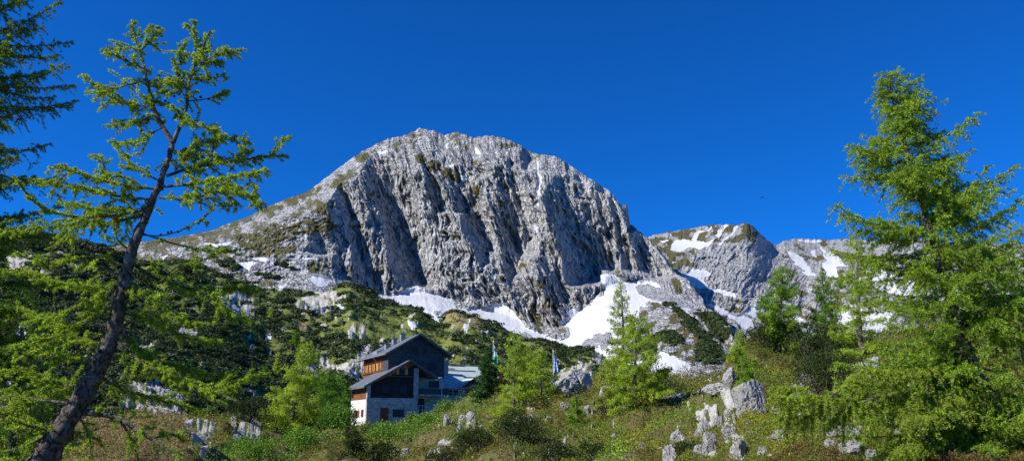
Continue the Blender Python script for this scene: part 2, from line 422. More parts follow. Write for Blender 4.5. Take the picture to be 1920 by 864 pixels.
SNOW = [Z1([(780,205),(815,210),(830,235),(910,230),(895,255),(840,280),(830,260),(780,305),(795,250)]), Z1([(690,325),(745,320),(715,390),(680,365)]), Z1([(960,545),(985,555),(940,605),(920,600)]),
 Z1([(575,750),(610,755),(600,770)]), Z1([(1240,240),(1290,245),(1270,265)]),
 Z2([(180,170),(210,140),(245,150),(215,200),(190,200)]), Z2([(120,210),(150,205),(170,255)]), Z2([(205,380),(250,370),(350,315),(265,385),(255,415)]), Z2([(330,475),(415,475),(370,575),(335,520)]),
 Z2([(415,385),(450,385),(430,408)]), Z2([(490,175),(515,215),(545,240),(545,290),(520,265),(490,270)]), Z2([(590,360),(680,260),(735,230),(700,260),(610,350)]), Z2([(780,240),(815,240),(800,290)]),
 Z2([(810,225),(865,185),(875,195),(840,225)]), Z2([(1105,360),(1130,360),(1120,400)]), Z2([(1120,450),(1170,500),(1155,600),(1145,700),(1105,650),(1125,560)]), Z2([(900,650),(930,640),(880,750)]),
 Z2([(1100,770),(1170,720),(1130,790)]), Z2([(48,640),(65,628),(82,645),(65,662)]), Z2([(170, 70), (205, 68), (195, 85)]),
 Z3([(25,100),(45,110),(45,200),(75,240),(70,300),(60,400),(30,410),(25,330),(45,290),(35,220)]), Z3([(20,480),(70,440),(40,495)]),
 Z4([(30,450),(230,450),(190,472),(60,475)]), Z4([(85,665),(125,630),(280,660),(450,700),(400,715),(340,690),(280,700),(300,730),(200,750),(170,710)]), Z4([(390,725),(450,725),(530,800),(490,825),(420,775)]),
 Z4([(150,800),(200,785),(270,850)]), Z4([(600,640),(660,690),(820,800),(900,864),(880,864),(780,780)]), Z4([(1120,655),(1230,745),(1200,745)]), Z4([(510,560),(590,605),(575,612)]),
 Z5([(1070,125),(1130,130),(1120,240),(1100,190)]), Z5([(1000,175),(1050,200),(1040,230),(1010,215)]),
 [(700,548),(728,555),(745,549),(772,538),(786,538),(800,545),(822,549),(848,563),(856,578),(910,578),(925,570),(940,567),(961,580),(975,598),(986,614),(1003,620),(1020,629),(1053,637),(1062,632),(1068,626),
  (1066,614),(1047,609),(1064,597),(1062,583),(1075,576),(1090,578),(1108,570),(1112,560),(1127,556),(1132,545),(1124,520),(1130,513),(1140,511),(1150,514),(1163,519),(1192,529),(1213,527),(1230,528),(1262,560),(1290,585),(1310,602),(1280,600),(1230,572),(1190,600),(1180,660),(1200,668),(1293,698),(1285,720),(1200,790),(700,790)],
 Z7([(20,390),(60,390),(120,430),(200,470),(230,500),(150,480),(60,440)]), Z7([(235,350),(300,325),(370,320),(415,345),(375,375),(370,395),(400,435),(330,430),(270,390)]),
 Z8([(410,172),(430,195),(520,205),(640,185),(600,215),(520,230),(440,205)]), Z8([(620,220),(690,218),(650,228)]), Z8([(35,340),(130,320),(150,290),(205,278),(160,320),(150,345),(50,345)]),
 Z8([(350,340),(425,298),(420,330),(425,360)]), Z8([(455,360),(480,345),(470,360)]), Z8([(750,305),(830,295),(905,310),(860,330),(790,315)]), Z8([(660,330),(740,318),(800,330),(760,360),(750,392),(700,360)]),
 Z8([(1100,298),(1230,300),(1210,315),(1130,317)]), Z8([(1140,440),(1180,420),(1296,445),(1270,480),(1210,500)]), Z8([(935,500),(1020,460),(980,510)]), Z8([(1180,535),(1220,525),(1260,565)]), Z8([(945, 92), (975, 92), (968, 105)]),
 Z7([(370,515),(450,530),(520,580),(620,600),(660,640),(655,675),(590,665),(540,610),(450,570)])]
for p_ in SNOW: R1.poly(snow, p_)
# bare scree and rock showing in the snow field
NOSNOW = [Z9([(790,360),(830,325),(870,300),(940,295),(945,330),(900,380),(890,345),(870,365)]), Z9([(520,285),(560,292),(620,335),(640,350),(600,345),(560,320)]),
          Z9([(1045,85),(1100,78),(1160,95),(1320,178),(1320,192),(1270,190),(1150,160),(1105,140),(1060,120)]),
          Z9([(1075,170),(1130,150),(1215,158),(1270,200),(1330,260),(1350,330),(1290,420),(1200,400),(1110,360),(1080,300),(1060,210)]), Z9([(150, 190), (185, 195), (170, 215), (150, 212)])]
scree = R1.zero()
for p_ in NOSNOW: R1.poly(snow, p_, 0.)
for p_ in NOSNOW[:3] + [Z4([(430,620),(480,620),(720,760),(740,800),(640,760),(600,730),(410,690)])]: R1.poly(scree, p_)
for p_ in [Z9([(1065,165),(1090,165),(1110,180),(1080,182)]), Z9([(1110,370),(1180,380),(1290,430),(1290,480),(1230,480),(1150,440),(1100,400)]), Z9([(1095,137),(1150,150),(1230,170),(1310,192),(1320,200),(1240,188),(1150,165)])]: R1.poly(snow, p_)
wz = 4 * fbm(R1.xx / 7, R1.yy / 5, 3, 13) * np.where(R1.xx < 650, .25, 1)
snow = R1.sample(snow, R1.xx + wx * np.where(R1.xx < 650, .25, .5) + wz * .5, R1.yy + wy * np.where(R1.xx < 650, .25, .5) + wz)
grass = R1.zero()
GRASS = [Z1([(0,700),(60,690),(200,600),(330,600),(450,540),(560,430),(600,390),(560,420),(430,470),(330,560),(200,590),(60,660),(0,680)]), Z1([(150,710),(250,740),(330,760),(400,740),(380,800),(260,864),(150,864)]),
 Z1([(560,290),(700,250),(740,290),(640,360),(590,350)]), Z1([(660,650),(790,620),(780,690),(700,700)]), Z1([(1180,270),(1296,270),(1296,420),(1220,340)]), Z1([(350,550),(440,540),(420,590),(350,590)]),
 Z2([(0,300),(120,340),(240,420),(330,490),(350,560),(240,540),(120,460),(0,420)]), Z2([(420,530),(520,600),(580,700),(520,700),(440,610)]), Z2([(700,710),(790,750),(760,800),(700,760)]), Z2([(180,680),(230,690),(220,720),(180,720)]),
 Z4([(0,60),(150,60),(280,0),(280,60),(200,120),(150,200),(0,210)]), Z4([(540,100),(640,80),(600,180),(560,200)]), Z4([(60,510),(200,470),(330,520),(250,600),(120,600)]), Z4([(500,580),(590,640),(560,660),(480,620)]),
 Z5([(900,560),(960,490),(990,520),(920,620)]), Z5([(1120,740),(1190,700),(1250,740),(1180,780)]), Z5([(730,620),(800,620),(790,690),(740,680)]),
 Z6([(40,430),(120,420),(150,460),(60,480)]), Z6([(120,600),(200,620),(240,700),(180,690)]), Z6([(140,740),(300,840),(310,864),(240,850)]), Z6([(1190,400),(1260,360),(1290,400),(1290,500),(1230,480)]),
 [(230,462),(301,449),(397,433),(464,408),(539,374),(596,347),(600,360),(560,380),(500,402),(440,425),(380,442),(300,460)], [(440,440),(560,420),(620,400),(640,440),(560,440),(500,470),(440,465)],
 Z8([(560,280),(640,290),(690,370),(560,360),(510,320)]), Z8([(900,330),(940,290),(975,330)]), Z8([(780,200),(900,200),(960,240),(860,240)]), [(470, 470), (540, 460), (560, 475), (480, 485)]]
for p_ in GRASS: R1.poly(grass, p_)
grass = blur(R1.sample(grass, R1.xx + wx * 2.5, R1.yy + wy * 2.5), 3)
grass *= (.45 + .75 * sstep(-.35, .15, fbm(R1.xx / 18, R1.yy / 12, 6, 23, .75)))
# broad grassy bands of the upper dome and the left shoulder
xx, yy = R1.xx, R1.yy
ycr = np.interp(xx[0], np.array(mcrest)[:, 0], np.array(mcrest)[:, 1])[None, :]
below = yy - ycr
gn = fbm(xx / 30, yy / 20, 6, 21, .72) * .85
grass = np.maximum(grass, .62 * sstep(.0, .5, gn + .45 * sstep(720, 420, xx) + .35 * sstep(70, 15, below) * (xx < 1000) - .25))
grass = np.maximum(grass, .9 * sstep(.05, .4, gn) * sstep(520, 560, yy) * (xx > 930) * (xx < 1080))
right_hill = R1.zero()
R1.poly(right_hill, Z9([(1060,200),(1130,150),(1215,158),(1270,195),(1330,235),(1400,260),(1500,330),(1560,450),(1600,700),(1200,864),(1150,450),(1290,480),(1290,420),(1200,400),(1110,360),(1080,300)]))
R1.poly(right_hill, [(1320, 580), (1355, 594), (1390, 640), (1460, 760), (1460, 860), (1280, 860), (1300, 700)])
grass = np.maximum(grass, blur(right_hill, 3) * sstep(-.1, .25, fbm(xx / 22 + yy / 40, yy / 14, 3, 31)) * .9)

# relief: walls that step back from left to right where the photo has shaded flanks
rel = np.zeros_like(dark); cur = np.zeros(R1.h)
GR = 2.8
for c in range(R1.w):
    dk = dark[:, c]
    cur = np.where(dk > .4, np.maximum(cur - GR * dk, -105), np.minimum(cur * .972 + 1.25, 0))
    rel[:, c] = cur
k5 = np.exp(-.5 * (np.arange(-6, 7) / 2.2) ** 2); k5 /= k5.sum()
rp = np.pad(rel, [(6, 6), (0, 0)], mode='edge')
rel = sum(w_ * rp[i:i + R1.h] for i, w_ in enumerate(k5))
MX, MY = M.X, M.Y
relv = R1.sample(rel, MX, MY) * (.45 + .55 * sstep(600, 690, MX))
snv = R1.sample(blur(snow, .7), MX, MY)
scv = R1.sample(blur(scree, 1.5), MX, MY)
smooth_land = R1.sample(blur(np.maximum(snow, scree), 2.5), MX, MY)
relv = relv * (1 - R1.sample(blur(np.maximum(snow, scree), 4), MX, MY)) 
# rock relief: gullies run down the wall, leaning outwards to either side
lean = .42 - .25 * sstep(1000, 760, MX) * sstep(380, 520, MY)
U = MX - (MY - 400) * lean + 9 * fbm(MX / 60, MY / 60, 3, 41)
V = MY + 6 * fbm(MX / 40, MY / 40, 2, 43)
cliff = sstep(330, 480, MX) * sstep(0, 60, MY - M.yc[None, :]) 
amp = (.35 + .65 * cliff) * (1 - .55 * sstep(690, 560, MX)) * (1 - .2 * R1.sample(blur(dark, 3), MX, MY))
rk = 26 * ridged(U / 80, V / 260, 2, 50) + 15 * ridged(U / 32, V / 130, 2, 55) + 11 * ridged(U / 13, V / 36, 3, 60) + 6.5 * ridged(U / 5.5, V / 13, 2, 66) + 4 * ridged(U / 20 + V / 34, V / 22 - U / 60, 2, 71)
rk2 = 9 * fbm(MX / 60, MY / 30, 4, 75) + 3.2 * ridged(MX / 16, MY / 9, 3, 77)
lumps = 15 * ridged(MX / 34, MY / 17, 3, 68) + 6 * ridged(MX / 9, MY / 6, 2, 69)
sl = sstep(540, 690, MX + (MY - 420) * .25)
rk = rk * sl + lumps * (1 - sl)
low = sstep(0, 50, MY - yf[None, :]) 
near = M.D / 1300.
D0 = M.D.copy()
rock_amp = amp * (1 - low) + .3 * low
disp = (rk - 28) * rock_amp * (1 - .93 * smooth_land) + rk2 * (.3 + .7 * low) * (1 - .9 * smooth_land) * .8
edge = sstep(0, 1, (MY - M.yc[None, :]) / np.where(MX < 660, 45 - 30 * sstep(560, 660, MX), 6))
edge = edge * (.35 + .65 * sstep(380, 560, MX + (MY - M.yc[None, :]) * .8))
Dm = D0 - relv * near * (.12 + .88 * edge)
rows_dy = np.abs(M.Y[1:] - M.Y[:-1])
for r in range(1, len(M.t)):          # no overhangs: a recess runs on upwards as a gully
    Dm[r] = np.maximum(Dm[r], np.interp(mx + .3 * rows_dy[r - 1], mx, Dm[r - 1]) + .85 * sstep(560, 700, mx) * .8 * rows_dy[r - 1] * (M.Y[r] < yf))
for r in range(len(M.t) - 8, len(M.t)): Dm[r] = Dm[len(M.t) - 8] + (D0[r] - D0[len(M.t) - 8])
M.D = Dm - disp * .78 * near * (0.12 + .88 * edge)
M.D += np.where(smooth_land > .5, 3.0 * fbm(MX / 60, MY / 40, 3, 80) + 2.2 * fbm(MX / 14 - MY / 30, MY / 16, 3, 82), 0) * near
crest_n = 2.2 * fbm(mx / 9, mx * 0, 4, 90)
crest_n = crest_n * (.25 + .75 * sstep(560, 700, mx))
M.Y = M.Y - crest_n[None, :] * sstep(40, 0, MY - M.yc[None, :])
M.place()
gv = R1.sample(grass, MX, MY); 
gv = np.clip(gv, 0, 1) * (1 - sstep(.1, .4, R1.sample(blur(dark, 4), MX, MY)))
m_mount = land_mat("mountain rock", (.56, .565, .575), .035, grass=(.135, .135, .055), bmp=1.0, bdist=12.0, crack=.055, soil=(.40, .405, .42))
M.build("mountain", m_mount, {'snow': snv, 'grass': gv * (1 - scv), 'soil': scv}, [(60, -20), (260, -160), (500, -520)], smooth=False)

# ---------------------------------------------------------------- far mountain on the right
fcrest = [(1130, 470), (1200, 452), (1225, 441), (1251, 435), (1288, 430), (1312, 425), (1336, 421), (1360, 421), (1379, 422), (1400, 418), (1411, 423), (1419, 431), (1430, 441), (1437, 449), (1447, 456), (1456, 459), (1472, 451),
          (1484, 448), (1496, 447), (1539, 449), (1560, 450), (1581, 447), (1640, 452), (1720, 447), (1800, 462), (1900, 455), (2000, 470), (2150, 470)]
fx = np.arange(1130, 2151, 1.5)
FM = Land(fx, fcrest, [(1130, 760), (2150, 760)], 230)
fDc = sm(line([(1130, 0, 2100), (1300, 0, 2150), (1400, 0, 2050), (1456, 0, 2250), (1500, 0, 2500), (1600, 0, 2500), (1800, 0, 1800), (2150, 0, 1500)], fx, 2))
fDf = sm(line([(1130, 0, 1400), (1300, 0, 1500), (1400, 0, 1450), (1500, 0, 1500), (1700, 0, 1300), (2150, 0, 1200)], fx, 2))
fyf = sm(line([(1130, 560, 0), (1280, 540, 0), (1400, 590, 0), (1500, 600, 0), (2150, 600, 0)], fx, 1))
FM.depth((FM.yb, fx * 0 + 800), (fyf, fDf), (FM.yc, fDc))
R2 = Raster(1120, 400, 2160, 770)
fs = R2.zero()
FS = [Z7([(105,160),(175,155),(135,182)]), Z7([(170,205),(205,150),(300,155),(380,165),(440,145),(400,190),(330,210),(290,195),(230,222)]), Z7([(290,150),(330,95),(380,100),(430,65),(400,100),(340,120),(330,160)]),
 Z7([(430,130),(460,90),(510,63),(510,70),(475,100),(450,140)]), Z7([(435,185),(480,145),(530,110),(545,80),(575,72),(550,110),(500,145),(470,185)]), Z7([(470,190),(550,145),(500,180)]), Z7([(440,62),(510,62),(500,75)]),
 Z7([(235,350),(300,325),(370,320),(415,345),(375,375),(370,395),(400,435),(330,430),(270,390)]), Z7([(400,435),(440,440),(520,445),(575,485),(480,475)]), Z7([(370,515),(450,530),(520,580),(620,600),(660,640),(655,675),(590,665),(540,610),(450,570)]),
 Z7([(600,570),(660,540),(690,570),(660,610)]), Z7([(590,690),(660,705),(680,755),(620,740)]), Z7([(905,150),(1075,155),(1020,172),(910,160)]), Z7([(1100,148),(1150,145),(1130,155)]), Z7([(985,215),(1015,210),(1020,260),(995,240)]),
 Z7([(870,295),(960,275),(930,310)]), Z7([(930,325),(1020,345),(1010,365),(950,350)]), Z7([(1050,290),(1110,265),(1160,300),(1130,310),(1160,370),(1120,390),(1080,360)]), Z7([(860,560),(1000,650),(980,660),(880,610)]), Z7([(1100,540),(1200,560),(1260,660),(1160,640)]),
 Z7([(180, 280), (215, 272), (190, 290)]), [(1620, 500), (1760, 490), (1790, 540), (1700, 560), (1640, 540)], [(1840, 540), (1930, 560), (1900, 600), (1840, 580)], [(1474,468),(1492,474),(1512,492),(1524,512),(1500,500),(1484,484)], [(1536,462),(1560,470),(1590,500),(1560,500),(1545,480)], [(1480,620),(1560,630),(1620,680),(1500,670)], [(1590,560),(1680,590),(1640,640),(1600,610)]]
for p_ in FS: R2.poly(fs, p_)
w2x = 3 * fbm(R2.xx / 14, R2.yy / 14, 3, 101); w2y = 3 * fbm(R2.xx / 14, R2.yy / 14, 3, 107)
fs = R2.sample(fs, R2.xx + w2x, R2.yy + w2y)
fd = R2.zero()
for p_ in [Z7([(690,155),(720,170),(740,200),(775,270),(740,240),(705,200)]), Z7([(800,190),(860,290),(920,350),(930,400),(860,350),(820,270)]), Z7([(575,190),(600,220),(590,235)]), Z7([(330,260),(380,250),(340,320),(300,320)]), Z7([(690,370),(720,370),(720,400),(690,395)]),
           Z7([(180,370),(230,380),(300,420),(350,480),(370,520),(300,500),(250,430)])]: R2.poly(fd, p_)
fd = blur(fd, 1)
rel2 = np.zeros_like(fd); cur = np.zeros(R2.h)
for c in range(R2.w):
    cur = cur * math.exp(-1 / 40.) - 2.2 * fd[:, c]; rel2[:, c] = cur
fsv = R2.sample(blur(fs, .7), FM.X, FM.Y); fss = R2.sample(blur(fs, 2), FM.X, FM.Y)
FX, FY = FM.X, FM.Y
Uf = FX + FY * .35 + 8 * fbm(FX / 40, FY / 40, 3, 111); Vf = FY
rkf = 22 * ridged(Uf / 48, Vf / 110, 2, 120) + 14 * ridged(Uf / 17, Vf / 42, 3, 124) + 6 * fbm(Uf / 6, Vf / 9, 3, 128)
f_up = sstep(0, 40, FY - FM.yc[None, :])
FM.D = FM.D - ((rkf - 20) * .75 * (1 - .9 * fss) * (.3 + .7 * f_up) + R2.sample(rel2, FX, FY))
FM.Y = FM.Y - (1.6 * fbm(fx / 8, fx * 0, 4, 131))[None, :] * sstep(30, 0, FY - FM.yc[None, :])
FM.place()
gf = sstep(-.05, .3, fbm(FX / 24, FY / 14, 4, 141) + .35 * ((FX < 1420) & (FY < 500)) - .12) * .8
gf = np.where((FX > 1290) & (FX < 1460) & (FY > 455) & (FY < 560) & (FX - 1290 > (520 - FY) * .5), gf * .35, gf)
FM.build("far_mountain", m_mount, {'snow': fsv, 'grass': gf, 'soil': gf * 0}, [(80, -20), (300, -200), (600, -700)], smooth=False)

# ---------------------------------------------------------------- middle hillside
hcrest = [(-200, 425), (0, 434), (60, 436), (100, 447), (150, 456), (200, 470), (240, 480), (260, 488), (288, 495), (329, 492), (371, 497), (399, 507), (432, 519), (471, 533), (500, 546), (540, 546), (570, 548), (600, 552), (630, 542), (656, 532),
          (675, 540), (690, 544), (704, 555), (740, 573), (779, 577), (792, 584), (813, 599), (826, 604), (836, 588), (847, 577), (860, 579), (876, 588), (914, 601), (940, 612), (952, 622), (977, 638), (1011, 640), (1053, 652), (1108, 656), (1129, 667),
          (1160, 690), (1200, 715), (1260, 735), (1320, 760), (1450, 800)]
hx = np.arange(-200, 1451, 1.8)
H = Land(hx, hcrest, [(-200, 900), (700, 870), (1450, 870)], 210)
hDc = sm(line([(-200, 0, 380), (0, 0, 400), (300, 0, 430), (500, 0, 520), (660, 0, 520), (850, 0, 480), (1000, 0, 420), (1130, 0, 380), (1300, 0, 260), (1450, 0, 200)], hx, 2))
hDb = sm(line([(-200, 0, 70), (300, 0, 95), (500, 0, 130), (700, 0, 150), (1000, 0, 150), (1450, 0, 130)], hx, 2))
H.depth((H.yb, hDb), (H.yb + .45 * (H.yc - H.yb), hDb + .16 * (hDc - hDb)), (H.yc, hDc))
HX, HY = H.X, H.Y
H.place()
W = H.P
edgeH = sstep(0, 25, HY - H.yc[None, :])
hb = 6 * fbm(W[..., 0] / 60, W[..., 1] / 70, 3, 150) + 3.2 * ridged(W[..., 0] / 24, W[..., 1] / 30, 3, 155) + .9 * fbm(W[..., 0] / 5, W[..., 1] / 6, 3, 158)
hb *= np.clip(H.D / 300, .35, 1.2) * .9
H.P[..., 2] += (hb - 3) * edgeH * .9 + .5 * hb * (1 - edgeH) * .3
R3 = Raster(-210, 410, 1460, 900)
hs = R3.zero(); hr = R3.zero(); hg = R3.zero()
for p_ in [Z8([(360,470),(410,460),(380,485)]), Z8([(590,640),(650,625),(625,665),(600,660)]), [(492,642),(500,638),(508,642),(498,650)], Z9([(30,262),(90,265),(60,282)]), Z9([(280,290),(318,270),(300,300)]), Z9([(285,300),(310,295),(300,318)]),
           [(635,572),(645,570),(648,582),(636,580)], [(652,572),(672,574),(670,586),(656,582)], [(683,592),(700,590),(698,598)], [(0,520),(18,520),(14,528),(0,530)], [(760,608),(785,612),(775,618)], [(175,800),(210,785),(228,792),(190,808)], [(628, 574), (640, 572), (642, 581)],
           Z9([(140,225),(170,235),(182,255),(150,245)]), [(25,610),(50,608),(55,640),(30,640)], [(0,700),(28,700),(30,745),(0,740)], [(690, 640), (706, 645), (700, 652)]]: R3.poly(hs, p_)
hs = R3.sample(hs, R3.xx + 5 * fbm(R3.xx / 9, R3.yy / 9, 3, 161), R3.yy + 4 * fbm(R3.xx / 9, R3.yy / 9, 3, 163))
for p_ in [[(605,660),(640,668),(690,650),(700,665),(680,700),(650,690),(610,690)], [(555,672),(600,668),(610,690),(560,690)], [(230,710),(300,700),(350,740),(350,790),(330,800),(290,760),(230,745)], [(345,800),(395,795),(400,800),(380,864),(350,864)],
           [(430,800),(490,790),(485,830),(440,835)], [(10,470),(60,470),(65,500),(20,500)], [(330,600),(375,610),(370,630),(330,620)], [(1035,705),(1075,690),(1120,660),(1130,672),(1100,720),(1060,730)], [(600,545),(640,548),(640,580),(600,575)], [(520,560),(600,556),(640,600),(560,592)],
           [(262, 640), (300, 645), (290, 670), (260, 665)], [(405, 555), (470, 560), (480, 590), (420, 585)], [(655, 480 + 130), (690, 620), (680, 632), (650, 625)], [(1080, 690), (1110, 700), (1125, 725), (1095, 715)]]: R3.poly(hr, p_)
for p_ in [[(640,600),(740,600),(830,640),(880,650),(870,665),(760,650),(680,640),(630,620)], [(545,610),(585,605),(580,630),(545,625)], [(820,605),(850,592),(905,610),(960,640),(900,650),(850,630)], [(140,800),(330,790),(345,864),(130,880)], [(400,780),(470,760),(490,780),(430,800)],
           [(700, 560), (740, 580), (780, 600), (760, 615), (700, 590)]]: R3.poly(hg, p_)
hsv = R3.sample(blur(hs, .6), HX, HY)
rn = fbm(HX / 22, HY / 11, 4, 171)
rockv = np.maximum(R3.sample(blur(hr, 2), HX, HY) * sstep(-.45, .0, fbm(HX / 9, HY / 6, 4, 173)), sstep(.46, .66, rn))
crag = ridged(HX / 11 + .4 * fbm(HX / 9, HY / 9, 2, 177), HY / 13, 4, 175, .6) - .6
H.P[..., 1] -= rockv * .9 * crag * (1 - hsv)
H.P[..., 2] += rockv * .3 * crag * (1 - hsv)
hgv = 1 - rockv
brown = R3.zero()
for p_ in [[(820,605),(850,592),(880,600),(930,625),(900,640),(860,625)], [(140,800),(330,790),(345,864),(130,880)], [(545,610),(585,605),(580,630),(545,625)]]: R3.poly(brown, p_)
m_hill = land_mat("hillside rock and turf", (.42, .41, .39), .5, grass=(.135, .18, .042), soil=(.27, .21, .10), bmp=.9, bdist=.6)
hill = H.build("hillside", m_hill, {'snow': hsv, 'grass': hgv, 'soil': R3.sample(blur(brown, 4), HX, HY) * .62}, [(15, -3), (80, -30), (200, -120)], smooth=True)
pine_mask = sstep(-.2, .0, fbm(R3.xx / 30 + .01 * R3.yy, R3.yy / 15, 4, 181) + .20) * (1 - blur(hr, 1.5)) * (1 - .9 * blur(hg, 3)) * (1 - np.clip(blur(hs, 2) * 3, 0, 1))
pc = R3.zero(); R3.poly(pc, [(255,490),(290,494),(371,497),(440,522),(475,540),(500,600),(480,690),(420,760),(300,700),(150,640),(60,560),(100,520)]); R3.poly(pc, [(640,535),(680,540),(740,575),(700,570),(650,560)]); R3.poly(pc, [(900,612),(960,625),(1060,652),(1120,662),(1100,690),(1000,665),(900,650)])
pine_mask = np.maximum(pine_mask, .8 * blur(pc, 4) * (1 - .8 * blur(hr, 1.5)) * (1 - np.clip(blur(hs, 2) * 3, 0, 1)))
pine_mask *= 1 - .85 * ((R3.xx > 400) & (R3.xx < 640) & (R3.yy < 575)) * sstep(-.1, .2, fbm(R3.xx / 20, R3.yy / 9, 3, 185))

# ---------------------------------------------------------------- foreground knoll
gcrest = [(-250, 820, 30), (0, 822, 40), (150, 800, 55), (240, 782, 70), (330, 784, 85), (420, 786, 98), (500, 796, 112), (560, 810, 118), (620, 800, 122), (650, 797, 127), (690, 797, 130.5), (740, 797, 130), (780, 789, 127), (812, 776, 118), (840, 764, 113), (860, 753, 111), (880, 744, 109),
          (905, 737, 106), (940, 727, 98), (1000, 716, 88), (1040, 716, 82), (1090, 712, 78), (1130, 704, 75), (1180, 700, 72), (1240, 703, 66), (1290, 710, 58), (1325, 716, 52), (1350, 708, 48), (1380, 664, 46), (1400, 648, 46), (1430, 650, 46), (1500, 650, 46), (1600, 650, 45),
          (1680, 632, 43), (1800, 600, 41), (1950, 585, 40), (2250, 580, 38)]
gx = np.arange(-250, 2251, 2.0)
G = Land(gx, [(a, b) for a, b, c in gcrest], [(-250, 960), (2250, 960)], 230)
gDc = np.interp(gx, [c[0] for c in gcrest], [c[2] for c in gcrest]); gDc = np.convolve(np.pad(gDc, 8, mode='edge'), np.ones(17) / 17, 'valid')
gDb = sm(line([(-250, 0, 11), (0, 0, 13), (300, 0, 20), (600, 0, 28), (900, 0, 26), (1200, 0, 18), (1500, 0, 12), (1800, 0, 9.5), (2250, 0, 8)], gx, 2))
G.depth((G.yb, gDb), (G.yc, gDc))
G.place()
GX, GY = G.X, G.Y
W = G.P.copy()
R4 = Raster(-260, 560, 2260, 970)
gr_rock = R4.zero()
ROCKP = [[(345,800),(395,795),(404,805),(385,870),(350,870)], [(430,800),(490,790),(485,830),(440,835)], ZA([(170,270),(200,230),(290,170),(350,190),(420,200),(450,175),(520,190),(500,260),(420,300),(330,300),(220,330)]),
 ZB([(400,500),(480,450),(560,430),(600,450),(600,520),(640,560),(640,640),(600,640),(560,600),(480,620),(420,600)]), ZB([(500,370),(600,310),(720,290),(800,300),(760,370),(700,390),(700,540),(650,640),(640,560),(660,400),(560,360)]),
 ZB([(640,210),(700,150),(750,180),(760,230),(700,290),(640,300)]), ZB([(780,270),(850,240),(920,290),(1000,420),(1000,470),(900,480),(850,430),(820,380),(760,350)]), ZB([(650,640),(700,560),(730,620),(760,700),(830,740),(810,864),(700,864),(690,780),(650,740)]),
 ZB([(380,770),(440,760),(500,690),(560,720),(540,790),(600,830),(590,864),(380,864)]), ZB([(200,660),(280,630),(270,700),(220,750),(120,860),(140,800),(210,740)]), ZB([(720,470),(750,480),(750,560),(725,560)]),
 ZB([(60,390),(130,360),(390,360),(390,395),(230,415),(100,410)]),
 ZC([(100,370),(200,335),(320,345),(330,400),(240,425),(110,415)]), ZC([(460,600),(520,590),(680,600),(640,650),(540,680),(460,650)]), ZC([(560,800),(620,780),(700,830),(800,850),(800,864),(540,864)]), ZC([(410,790),(520,740),(560,790),(500,820),(410,830)]),
 ZC([(620,230),(680,200),(790,220),(740,290),(630,290)]), ZC([(530,450),(590,450),(580,560),(540,560)]),
 ZD([(80,570),(180,540),(250,580),(200,640),(260,690),(210,760),(160,720),(90,640)]), ZD([(10,570),(50,560),(60,640),(20,640)]), ZD([(320,710),(440,670),(450,720),(340,740)]), ZD([(170,290),(220,290),(240,390),(180,390)]), ZD([(890,580),(950,520),(1003,540),(1003,600),(900,600)]),
 ZE([(490,520),(540,460),(600,450),(590,520),(500,560)]), ZE([(120,790),(180,740),(360,660),(370,690),(250,730),(190,830),(150,820)])]
for p_ in ROCKP: R4.poly(gr_rock, p_)
gr_rock = R4.sample(gr_rock, R4.xx + 2.5 * fbm(R4.xx / 7, R4.yy / 7, 2, 201), R4.yy + 2.5 * fbm(R4.xx / 7, R4.yy / 7, 2, 203))
gr_rock *= np.where(R4.xx > 1150, sstep(-.55, -.15, fbm(R4.xx / 9, R4.yy / 9, 4, 206)), 1)
gr_rock *= np.where(R4.xx < 600, sstep(-.3, .05, fbm(R4.xx / 6 + R4.yy / 20, R4.yy / 14, 4, 205)), 1)
speck = sstep(.62, .72, fbm(R4.xx / 13, R4.yy / 7, 3, 207)) * (R4.xx > 780)
gr_all = np.clip(blur(gr_rock, .8) + .8 * speck, 0, 1)
grv = R4.sample(gr_all, GX, GY)
bumpy = .65 * fbm(W[..., 0] / 7, W[..., 1] / 8, 3, 211) + .22 * fbm(W[..., 0] / 1.6, W[..., 1] / 2.2, 3, 214)
ed = .25 + .75 * sstep(0, 20, GY - G.yc[None, :])
hut_zone = sstep(30, 90, np.hypot(GX - 730, (GY - 800) * 2))
damp = np.clip(G.D / 25, .3, 1.6)
G.P[..., 2] += bumpy * ed * damp * (.15 + .85 * hut_zone)
rr = .12 + .35 * np.clip(ridged(GX / 17 + GY / 30, GY / 26, 3, 217) * .5 + .3, 0, 1.3)
G.P[..., 2] += grv * rr * .32 * (.35 + .65 * sstep(500, 700, GX)) * np.clip(G.D / 28, .5, 1.8)
# ground carried on under and behind the viewer
nf = 26
F0 = G.P[0]; tt = np.linspace(0, 1, nf, endpoint=False)[:, None, None]
tgt = np.stack([F0[:, 0] * .15 + (gx - 960) * .006, np.full(len(gx), -14.0), np.full(len(gx), -1.9)], -1)
front = tgt[None] * (1 - tt) + F0[None] * tt
front[..., 2] = np.minimum(front[..., 2], -1.55 + 0 * front[..., 2]) + .08 * fbm(front[..., 0] / 2, front[..., 1] / 2, 2, 219)
m_gnd = land_mat("knoll rock and soil", (.40, .39, .37), 3.2, grass=(.10, .105, .028), soil=(.14, .10, .05), bmp=.9, bdist=.08)
G.build("ground", m_gnd, {'snow': grv * 0, 'grass': 1 - grv, 'soil': (1 - grv) * sstep(-.1, .5, fbm(GX / 30, GY / 12, 3, 221)) * .8}, [(3, -1.0), (12, -6), (40, -25)], front=front)
# valley floor far below everything, reaching past the mountains
vf = mesh_np("valley_floor", np.array([[-9000, -3000, -60], [9000, -3000, -60], [9000, 12000, -60], [-9000, 12000, -60]]), quads=[[0, 1, 2, 3]], mat=m_hill,
             attrs={'snow': np.zeros(4), 'grass': np.ones(4), 'soil': np.zeros(4)})
tag(link("valley_floor", vf), kind='structure')
